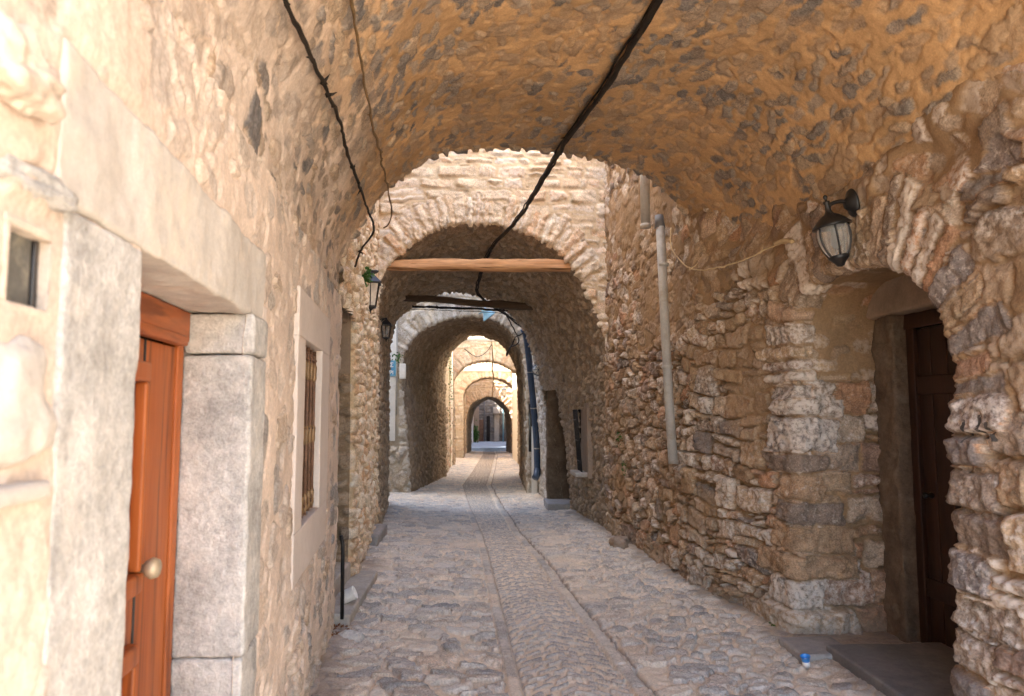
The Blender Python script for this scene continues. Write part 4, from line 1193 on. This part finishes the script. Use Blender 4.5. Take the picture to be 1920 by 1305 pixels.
b = Build(); b.box((-.85, 47.5, -.7), (-.45, 50, 5), .02); b.build('side_wall', 'lime_white', house_f)
b = Build(); b.box((1.0, 49.7, -.6), (1.35, 49.95, 1.3), .02); b.box((.9, 49.4, 1.3), (1.4, 49.95, 1.75), .05); b.build('porch', 'concrete', house_f)
b = Build(); b.tube([(1.62, 49.6, -.62), (1.62, 49.6, 4)], .06, 8)
tag(b.build('drainpipe', 'teal_metal'), 'thin teal drainpipe on the far court house', 'pipe')
b = Build(); b.tube([(.30, 49.78, -.62), (.29, 49.75, 4)], .045, 8)
tag(b.build('pole', 'dark_plastic'), 'slim dark pole between the two doors of the far court house', 'pole')
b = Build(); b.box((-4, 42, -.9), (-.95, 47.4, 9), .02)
court_sun_block = thing('plastered_house', 'plain wall added on the left of the far court to keep the sun out', 'house')  # added to shade the court from direct sun
b.build('wall', 'grey_plaster', court_sun_block)
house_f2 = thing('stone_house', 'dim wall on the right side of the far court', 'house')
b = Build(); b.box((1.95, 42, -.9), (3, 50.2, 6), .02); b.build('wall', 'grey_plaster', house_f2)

# ------------------------------------------------------------------ beams
def beam(name, p0, p1, hw, hh, mat, label, seed, bow=.0):
    n = 160
    t = np.linspace(0, 1, n); p = np.outer(1 - t, p0) + np.outer(t, p1); p[:, 2] += bow * np.sin(pi * t)
    k = 28; a = np.linspace(0, 2 * pi, k, endpoint=False)
    sq = (np.abs(np.cos(a)) ** 4 + np.abs(np.sin(a)) ** 4) ** -.25
    P = np.zeros((n, k, 3))
    for i in range(n):
        w = 1 + .10 * fbm(np.array([t[i] * 5]), np.array([seed * 3.]), 3, seed)[0]
        P[i, :, 0] = p[i, 0]; P[i, :, 1] = p[i, 1] + hw * w * sq * np.cos(a); P[i, :, 2] = p[i, 2] + hh * w * sq * np.sin(a)
    P[..., 1:] += .020 * np.stack([fbm3(P * np.array([2.2, 11, 11]), 4, seed), fbm3(P * np.array([2.2, 11, 11]) + 9, 4, seed)], -1)
    P[..., 2] += .016 * fbm(P[..., 0] * 1.6, P[..., 0] * 0 + seed, 2, seed)
    V = P.reshape(-1, 3)
    i, j = np.meshgrid(np.arange(n - 1), np.arange(k), indexing='ij')
    F = np.stack([i * k + j, i * k + (j + 1) % k, (i + 1) * k + (j + 1) % k, (i + 1) * k + j], -1).reshape(-1, 4)
    return tag(raw_mesh(name, V, F, mat), label, 'beam')
beam('timber_beam', (-1.42, 9.42, 3.52), (1.40, 9.42, 3.53), .08, .075, 'beam_wood', 'weathered orange timber beam spanning the mouth of the tall arch', 3, .015)
beam('timber_beam', (-1.45, 11.6, 3.44), (.98, 11.6, 3.275), .06, .055, 'beam_dark', 'dark rough timber pole across the far end of the first tunnel', 5, .0)
b = Build(); b.box((-1.03, 14.5, 3.9), (-.93, 14.99, 4.25), .01)
tag(b.build('timber_stub', 'beam_dark'), 'short dark timber end sticking out of the second arch wall', 'beam')

# ------------------------------------------------------------------ cables
def cable(pts, r, mat, label, n=120, jig=.01, seed=1, knots=0, extra=None):
    p = curve_on(pts, n, jig, seed)
    rr = r * (1 + .25 * fbm(np.arange(n) * .5, np.full(n, seed * 1.7), 3, seed))
    b = Build(); b.tube(p, rr, 8)
    R = np.random.RandomState(seed); r = float(np.mean(r))
    for k in range(knots):
        i = R.randint(4, n - 4); d = R.randn(3) * .02
        b.tube([p[i] - d * .3, p[i] + d * .5, p[i] + d + R.randn(3) * .012], [r * 1.3, r * .7, .001], 5)
    for e in extra or (): b.tube(curve_on(e[0], n, jig, seed + 3), e[1], 6)
    return tag(b.build('cable', mat), label, 'cable')
thick = [(1.1, 1.2, 3.70), (1.0, 2.4, 3.74), (.935, 3.594, 3.77), (.885, 4.1, 3.765), (.844, 4.522, 3.765), (.751, 5.122, 3.765), (.664, 5.777, 3.77), (.463, 8.2, 3.87), (.139, 9.7, 3.80), (-.051, 11.4, 3.60), (.02, 12.0, 3.49), (.42, 12.7, 3.33), (.83, 13.2, 3.09)]
cable(thick, np.linspace(.021, .016, 140), 'cable_black', 'thick black bundle of cables slung under the near vault into the tall arch', 140, .012, 3, 16,
      [([np.array(p) + (.022, .01, .016) for p in thick], .010), ([np.array(p) + (-.018, .01, .02) for p in thick], .008)])
cable([(-.50, 1.0, 2.75), (-.55, 1.5, 2.79), (-.592, 2.066, 2.835), (-.628, 2.725, 2.90), (-.655, 3.17, 2.935), (-.70, 3.669, 2.945), (-.757, 4.425, 2.98), (-.80, 5.056, 3.0), (-.83, 5.45, 2.97), (-.93, 5.52, 2.86), (-1.05, 5.9, 2.80)], .0085, 'cable_black', 'thin black cable pinned along the left flank of the near vault', 120, .008, 5, 12)
cable([(-.42, 1.4, 3.10), (-.493, 2.574, 3.13), (-.52, 2.888, 3.132), (-.557, 3.359, 3.14), (-.60, 3.946, 3.16), (-.665, 4.907, 3.195), (-.70, 5.5, 3.16), (-.75, 5.68, 3.10), (-.80, 5.75, 3.09)], .006, 'cable_brown', 'thin brown cable on the near vault beside the black one', 100, .008, 7, 6)
cable([(1.816, 6.6, 3.33), (1.80, 6.5, 3.11), (1.845, 6.2, 2.88), (1.93, 5.9, 2.79), (2.05, 5.5, 2.775), (2.19, 5.1, 2.815), (2.22, 4.85, 2.79)], .0065, 'cable_cream', 'loose cream wire drooping along the right wall towards the lamp', 90, .006, 8, 3)
b = Build(); b.tube(curve_on([(2.19, 5.1, 2.83), (2.205, 4.98, 2.825), (2.215, 4.86, 2.79)], 12), .016, 8)
tag(b.build('conduit_sleeve', 'cable_cream'), 'short cream sleeve at the end of the drooping wire by the lamp', 'sleeve')
cable([(-1.5, 12.55, 3.43), (-.6, 12.5, 3.40), (.2, 12.5, 3.37), (.62, 12.6, 3.33), (.8, 13.0, 3.14), (.87, 13.25, 2.98)], .022, 'cable_black', 'black cable strung across the far mouth of the first tunnel', 80, .006, 9, 4,
      [([(-1.5, 12.58, 3.39), (-.6, 12.53, 3.355), (.2, 12.53, 3.325), (.6, 12.63, 3.29)], .006)])
cable([(.45, 12.7, 3.33), (.62, 12.9, 3.05), (.72, 13.1, 2.85), (.55, 13.3, 2.75), (.50, 13.5, 2.62), (.66, 13.3, 2.95), (.80, 13.2, 3.02)], .012, 'cable_black', 'black cable loop hanging by the top of the blue downpipe', 60, .01, 10)
cable([(-.45, 20.6, 3.35), (-.1, 21.5, 3.2), (.2, 22, 3.4), (.36, 22, 3.62)], .012, 'cable_black', 'slack black wire drooping in the second gap', 50, .01, 11)
cable([(.36, 22.0, 3.70), (.39, 22.1, 3.2), (.40, 23.5, 2.95), (.44, 25.7, 3.0), (.5, 27.0, 2.95), (.5, 27.2, 2.5), (.55, 31.8, 2.2)], .022, 'cable_brown', 'brown cable hanging down the middle of the far arches', 80, .012, 12, 8)

# ------------------------------------------------------------------ pipes
b = Build(); b.tube([(1.755, 6.74, 3.38), (1.765, 6.68, 2.5), (1.775, 6.62, 1.7), (1.785, 6.55, 1.10)], .043, 16)
pp = tag(b.build('drainpipe', 'grey_plastic'), 'long grey plastic downpipe on the right rubble wall, ending above the ground', 'pipe')
b = Build(); b.tube([(1.753, 6.75, 3.37), (1.75, 6.76, 3.50)], [.052, .04], 16); b.build('pipe_collar', 'dark_plastic', pp)
for z, y in ((3.0, 6.71), (2.0, 6.64)):
    b = Build(); b.lathe([(.05, -.015), (.053, -.012), (.053, .012), (.05, .015)], 16, (1.772, y, z)); b.build('bracket', 'grey_plastic', pp)
b = Build(); b.tube([(1.715, 7.2, 4.6), (1.722, 7.2, 3.49)], .05, 16); b.lathe([(.045, -.02), (.057, -.02), (.057, .02), (.05, .02)], 16, (1.722, 7.2, 3.51))
tag(b.build('drainpipe', 'grey_plastic'), 'short grey pipe end hanging from above on the right wall beside the long downpipe', 'pipe')
bp = [(.80, 13.25, 3.12), (.88, 13.32, 2.9), (1.0, 13.7, 2.0), (1.10, 13.98, 1.1), (1.135, 14.1, .40)]
b = Build(); b.tube(catmull(bp, n=40), .062, 14); b.tube([(1.133, 14.09, .44), (1.12, 14.05, .33), (1.08, 14.0, .26)], .07, 12)
bo = tag(b.build('drainpipe', 'blue_paint'), 'dark blue downpipe leaning against the right wall before the second arch', 'pipe')
for k in (12, 22, 33):
    b = Build(); b.lathe([(.063, -.012), (.067, -.012), (.067, .012), (.063, .012)], 14, catmull(bp, n=40)[k]); b.build('bracket', 'grey_plastic', bo)
b = Build(); b.tube([(-1.752, 14.9, 5.0), (-1.752, 14.9, 3.59), (-1.74, 14.9, 2.7), (-1.735, 14.9, 1.5)], .014, 8)
tag(b.build('conduit', 'grey_plastic'), 'thin grey conduit running down the edge of the whitewashed strip beside the sign', 'conduit')
b = Build(); b.tube([(1.24, 13.0, -.1), (1.22, 13.2, 1.2), (1.15, 13.2, 2.3)], .012, 8)
tag(b.build('conduit', 'grey_plastic'), 'thin pale conduit on the whitish jamb behind the blue downpipe', 'conduit')

# ------------------------------------------------------------------ sign and boxes
sign = thing('street_sign', 'blue enamel street sign with white Greek letters on the whitewashed pier', 'street sign', (-1.98, 14.94, 2.46))
b = Build(); b.box((-.34, -.012, -.17), (.23, .010, .17), .008); b.build('plate', 'sign_blue', sign)
b = Build()
for lo, hi in (((-.33, -.016, -.162), (.222, -.0125, -.150)), ((-.33, -.016, .150), (.222, -.0125, .162)), ((.210, -.016, -.1495), (.222, -.0125, .1495)), ((-.33, -.016, -.1495), (-.318, -.0125, .1495))): b.box(lo, hi, .001)
b.build('border', 'teal_metal', sign)
def lettering(txt, x, z, size, parent, mat='white_plastic', align='RIGHT'):
    c = bpy.data.curves.new('lettering', 'FONT'); c.body = txt; c.size = size; c.align_x = align; c.extrude = .002; c.offset = .003
    tmp = bpy.data.objects.new('lettering_source', c); COL.objects.link(tmp)
    dg = bpy.context.evaluated_depsgraph_get()
    me = bpy.data.meshes.new_from_object(tmp.evaluated_get(dg)); me.name = 'lettering'
    bpy.data.objects.remove(tmp); bpy.data.curves.remove(c)
    me.materials.clear(); me.materials.append(M(mat))
    o = link('lettering', me, parent); o.location = (x, -.016, z); o.rotation_euler = (pi / 2, 0, 0)
    return o
lettering('\u039f\u03a3', .17, .03, .125, sign)
lettering('\u0391\u03a1\u0399', .17, -.12, .10, sign)
mb = thing('meter_box', 'small white electrical box on the left jamb of the second arch', 'meter box', (-1.62, 14.93, 2.40))
b = Build(); b.box((-.065, -.05, -.16), (.065, .04, .16), .012); b.build('box', 'white_plastic', mb)
b = Build(); b.box((-.052, -.056, -.145), (.052, -.051, .145), .006); b.build('lid', 'white_plastic', mb)

# ------------------------------------------------------------------ lamps
def lantern(label, loc, rz, scale, mat, glass, arm=.16, group=None, name='wall_lamp'):
    """four sided lantern under a bracket; local: wall at x = 0, arm along +x"""
    L = thing(name, label, 'lamp', loc, group, rz); L.scale = (scale,) * 3
    b = Build(); b.box((0, -.035, -.12), (.016, .035, .07), .005); b.build('back_plate', mat, L)
    b = Build(); b.tube(curve_on([(.01, 0, -.06), (.06, 0, .02), (.12, 0, .05), (arm + .02, 0, .05)], 16), .010, 8); b.tube([(.01, 0, .03), (arm + .02, 0, .05)], .008, 8); b.build('arm', mat, L)
    x = arm + .02
    b = Build(); b.lathe([(.0, .06), (.012, .055), (.012, .045), (.02, .03), (.035, .02), (.06, .0), (.115, -.045), (.118, -.056), (.10, -.056)], 4, (x, 0, 0), None, True); b.build('roof', mat, L, False)
    b = Build(); b.lathe([(.092, -.058), (.058, -.235)], 4, (x, 0, 0), None, True); b.build('lamp_glass', glass, L, False)
    b = Build()
    for k in range(4):
        a = pi / 4 + k * pi / 2; c, s_ = cos(a), sin(a)
        b.tube([(x + .095 * c, .095 * s_, -.056), (x + .060 * c, .060 * s_, -.238)], .0065, 5)
        a2 = k * pi / 2; c2, s2 = cos(a2) * .707, sin(a2) * .707
        b.tube([(x + .094 * c2, .094 * s2, -.058), (x + .060 * c2, .060 * s2, -.236)], .004, 5)
    b.lathe([(.066, -.235), (.066, -.248), (.03, -.262), (.012, -.275), (.014, -.288), (.0, -.30)], 4, (x, 0, 0), None, True); b.build('cage', mat, L, False)
    b = Build(); b.lathe([(0, -.08), (.012, -.085), (.014, -.12), (.022, -.15), (.018, -.18), (0, -.19)], 10, (x, 0, 0)); b.build('bulb', 'white_plastic', L)
    return L
# right-hand lamp: round lantern with curved ribs
RL = thing('wall_lamp', 'black carriage lamp with curved glass on the right wall above the arched doorway', 'lamp', (2.25, 4.08, 2.82))
RL.rotation_euler = (0, radians(11), pi); RL.scale = (1.0,) * 3
b = Build(); b.lathe([(0, .0), (.055, .0), (.066, .008), (.06, .022), (.035, .034), (.022, .06), (0, .06)], 24, (0, 0, .02), [[0, 0, 1], [0, 1.0, 0], [-1.35, 0, 0]]); b.build('back_plate', 'black_metal', RL)
b = Build(); b.tube(curve_on([(.03, 0, .03), (.09, 0, .045), (.15, 0, .035), (.17, 0, .0)], 20), .012, 8); b.build('arm', 'black_metal', RL)
Lx = .17
b = Build(); b.lathe([(0, .10), (.011, .093), (.013, .083), (.007, .073), (.007, .062), (.018, .058), (.019, .048), (.013, .04), (.018, 0), (.028, -.02), (.055, -.035), (.085, -.062), (.112, -.09), (.114, -.10), (.10, -.102), (0, -.095)], 24, (Lx, 0, 0)); b.build('roof', 'black_metal', RL)
gp = [(.088, -.102), (.092, -.14), (.09, -.18), (.081, -.22), (.066, -.255), (.052, -.28)]
b = Build(); b.lathe(gp, 24, (Lx, 0, 0)); b.build('lamp_glass', 'lamp_glass', RL)
b = Build()
for k in range(6):
    a = k * pi / 3 + .2
    b.tube([(Lx + (r + .004) * cos(a), (r + .004) * sin(a), z) for r, z in catmull(gp, n=14)], .0055, 6)
b.lathe([(.056, -.275), (.062, -.282), (.05, -.30), (.032, -.32), (.02, -.34), (.0, -.345)], 24, (Lx, 0, 0)); b.build('cage', 'black_metal', RL)
b = Build(); b.lathe([(0, -.10), (.014, -.105), (.015, -.14), (.03, -.18), (.034, -.21), (.02, -.235), (0, -.24)], 12, (Lx, 0, 0)); b.build('bulb', 'white_plastic', RL)

lantern('weathered lantern with milky glass on the left wall in front of the tall arch', (-1.285, 7.75, 3.05), radians(8), 1.35, 'black_metal', 'frosted_glass', .04)
lantern('small black lantern on the left wall inside the first tunnel', (-1.43, 9.95, 2.83), radians(0), .95, 'black_metal', 'lamp_glass', .10)
lantern('distant lantern on a bracket at the right of the last arch', (1.72, 37.0, 2.72), radians(180), 1.7, 'black_metal', 'frosted_glass', .26)
bk = thing('bulkhead_lamp', 'round caged bulkhead lamp on the right wall past the tunnel doorway', 'lamp', (1.02, 12.55, 2.30), None, 0)
b = Build(); b.lathe([(0, .0), (.10, 0), (.105, .02), (.09, .05), (0, .05)], 20, (0, 0, 0), [[1, 0, 0], [0, 0, -1], [0, 1, 0]]); b.build('base', 'dark_plastic', bk)
b = Build(); b.lathe([(.085, .05), (.08, .09), (.05, .12), (0, .13)], 20, (0, 0, 0), [[1, 0, 0], [0, 0, -1], [0, 1, 0]]); b.build('lamp_glass', 'frosted_glass', bk)
b = Build()
for k in range(3):
    a = np.linspace(0, pi, 14); c = cos(k * pi / 3); s_ = sin(k * pi / 3)
    b.tube(np.stack([.092 * np.cos(a) * c, -.05 - .085 * np.sin(a), .092 * np.cos(a) * s_], 1), .005, 6)
b.build('cage', 'black_metal', bk)
fl = thing('floodlight', 'blue grey floodlight hanging by the second arch crown', 'lamp', (.12, 13.9, 3.50), None, radians(15))
b = Build(); b.lathe([(0, .10), (.05, .10), (.06, .02), (.14, -.08), (.15, -.10), (.13, -.09), (.05, 0)], 18, (0, 0, 0), [[.77, 0, -.64], [0, 1, 0], [.64, 0, .77]]); b.build('shade', 'teal_metal', fl)
b = Build(); b.tube([(.03, 0, .08), (.12, 1.0, .12)], .015, 8); b.build('arm', 'teal_metal', fl)
b = Build(); b.lathe([(0, .06), (.03, .05), (.045, 0), (.03, -.05), (0, -.06)], 12, (.03, 0, -.04)); b.build('bulb', 'white_plastic', fl)

# ------------------------------------------------------------------ steps and small things
st = rough_box('stone_step', (-1.27, 5.30, -.1), (-.93, 6.72, .13), 'concrete', None, .02, .02, .006, 6, 81)
tag(st, 'low worn concrete step along the left wall in front of the recessed doorway', 'step')
st = rough_box('stone_step', (-1.55, 5.66, .10), (-1.13, 6.44, .27), 'concrete', None, .015, .02, .004, 6, 82)
tag(st, 'upper concrete step inside the recessed doorway on the left', 'step')
st = rough_box('stone_block', (-1.36, 8.30, -.1), (-1.16, 9.2, .17), 'slab_stone', None, .03, .02, .015, 6, 83)
tag(st, 'rough stone block at the foot of the left wall before the tall arch', 'stone block')
st = rough_box('stone_step', (1.12, 11.85, -.3), (1.62, 12.6, .05), 'slab_stone', None, .015, .02, .006, 6, 84)
tag(st, 'grey slab step before the dark doorway in the first tunnel', 'step')
st = rough_box('stone_step', (1.98, 4.42, -.1), (2.34, 4.78, .10), 'slab_stone', None, .02, .02, .008, 6, 85)
tag(st, 'low stone slab at the far corner of the arched doorway on the right', 'step')
o = boulder('loose_stone', (1.60, 8.2, .07), (.10, .13, .09), 'slab_stone', None, 9, .3, 26); tag(o, 'brown stone lying at the foot of the right wall', 'stone')
for v in (o,): v.data.materials[0] = M('grey_plaster')
o = boulder('loose_stone', (-.87, 5.05, .03), (.10, .07, .05), 'dressed_stone', None, 11, .25, 26); tag(o, 'flat pale stone lying beside the leaf filled hollow on the left', 'stone')
b = Build(); b.tube([(-1.005, 5.30, .69), (-.99, 5.30, .62), (-.985, 5.30, .10)], .014, 8)
tag(b.build('iron_rod', 'black_metal'), 'short black iron rod standing against the corner of the left wall', 'rod')
# white pipe fitting on the step
b = Build()
R_ = np.array(Matrix.Rotation(radians(65), 3, 'Y') @ Matrix.Rotation(radians(35), 3, 'Z'))
b.lathe([(.040, -.05), (.048, -.05), (.05, -.045), (.05, .05), (.052, .055), (.043, .055), (.040, .045), (.040, -.05)], 20, (-1.0, 5.62, .185), R_)
tag(b.build('pipe_fitting', 'white_plastic'), 'white plastic pipe fitting lying on the low step', 'pipe fitting')
cup = thing('plastic_cup', 'crushed blue and white plastic cup at the foot of the right wall', 'cup', (1.98, 4.36, .05))
b = Build(); b.lathe([(0, 0), (.026, 0), (.03, .05), (.028, .05), (.024, .004)], 16, (0, 0, 0)); b.build('cup_body', 'white_plastic', cup)
b = Build(); b.lathe([(.0302, .05), (.036, .085), (.0385, .088), (.034, .085), (.0285, .05)], 16, (0, 0, 0)); b.build('rim_band', 'cup_blue', cup)
cup.scale = (.78,) * 3
cup.rotation_euler = (radians(12), radians(-10), 0)

def leaves(name, pts, size, mat, label, cat, seed, kind=None, stems=(), stem_mat='moss'):
    R = np.random.RandomState(seed)
    V, F = [], []
    for p in pts:
        s_ = size * R.uniform(.6, 1.3)
        a = R.randn(3); a /= np.linalg.norm(a); c = np.cross(a, R.randn(3)); c /= np.linalg.norm(c)
        n0 = len(V)
        nn = np.cross(a, c)
        V += [p - a * s_, p + c * s_ * .5 + nn * s_ * .15, p + a * s_, p - c * s_ * .5 + nn * s_ * .15]
        F.append([n0, n0 + 1, n0 + 2, n0 + 3])
    b = Build(); b.add(np.array(V), F)
    if not len(stems): return tag(b.build(name, mat, None, False), label, cat, None, kind)
    t = thing(name, label, cat)
    b.build('foliage', mat, t, False)
    b = Build()
    for s in stems: b.tube(s, .004, 5)
    b.build('stem', stem_mat, t)
    return t
R = np.random.RandomState(77)
leaves('leaf_pile', [np.array([-.985 + R.randn() * .045, 5.2 + R.randn() * .08, .03 + abs(R.randn()) * .02]) for _ in range(160)], .018, 'leaf_dry', 'small heap of dry red brown leaves in a hollow by the left wall', 'leaf pile', 3, 'stuff')
leaves('ivy_sprig', [np.array([-1.15 + R.randn() * .03, 7.1 + R.randn() * .03, 2.93 + R.randn() * .05]) for _ in range(90)], .028, 'leaf_green', 'tuft of bright green leaves beside the milky glass lantern', 'plant', 4, None, [[(-1.22, 7.1, 2.88), (-1.15, 7.1, 2.95)]])
leaves('wall_plant', [np.array([-1.70 + R.randn() * .05, 14.8 + R.randn() * .05, 2.68 + R.randn() * .05]) for _ in range(60)], .03, 'leaf_green', 'small green plant growing over the blue street sign', 'plant', 5, None, [[(-1.7, 14.95, 2.55), (-1.7, 14.8, 2.7)]])
leaves('wall_plant', [np.array([-.95 + R.randn() * .04, 22.6 + R.randn() * .35, 2.4 + R.randn() * .7]) for _ in range(110)], .035, 'leaf_green', 'thin climber trailing down the pale wall before the flying arch', 'plant', 6, None, [[(-.98, 22.6, 3.4), (-.97, 22.6, 1.4)]])
leaves('potted_shrub', [np.array([-.32 + R.randn() * .12, 48.6 + R.randn() * .15, -.1 + R.randn() * .25]) for _ in range(500)], .08, 'leaf_green', 'leafy green shrub in the left corner of the far court', 'plant', 7, None, [[(-.32, 48.6, -.62), (-.32, 48.6, .1)]])
for k, (y, z, n) in enumerate(((8.3, .92, 26), (8.55, 1.25, 16))):
    leaves('wall_plant', [np.array([float(XR(y)) - .05 + R.randn() * .02, y + R.randn() * .05, z + R.randn() * .05]) for _ in range(n)], .02, 'leaf_green', ('tiny green weed low on the right wall beyond the long downpipe', 'tiny green weed a little higher on the right wall beyond the long downpipe')[k], 'plant', 8 + k, None, [[(float(XR(y)), y, z), (float(XR(y)) - .05, y, z)]])
leaves('ground_weed', [np.array([2.10 + R.randn() * .025, 5.15 + R.randn() * .05, .05 + abs(R.randn()) * .025]) for _ in range(30)], .018, 'leaf_green', 'small green weed at the foot of the right wall by the big corner stones', 'plant', 12, None, [[(2.1, 5.15, .0), (2.1, 5.15, .06)]])
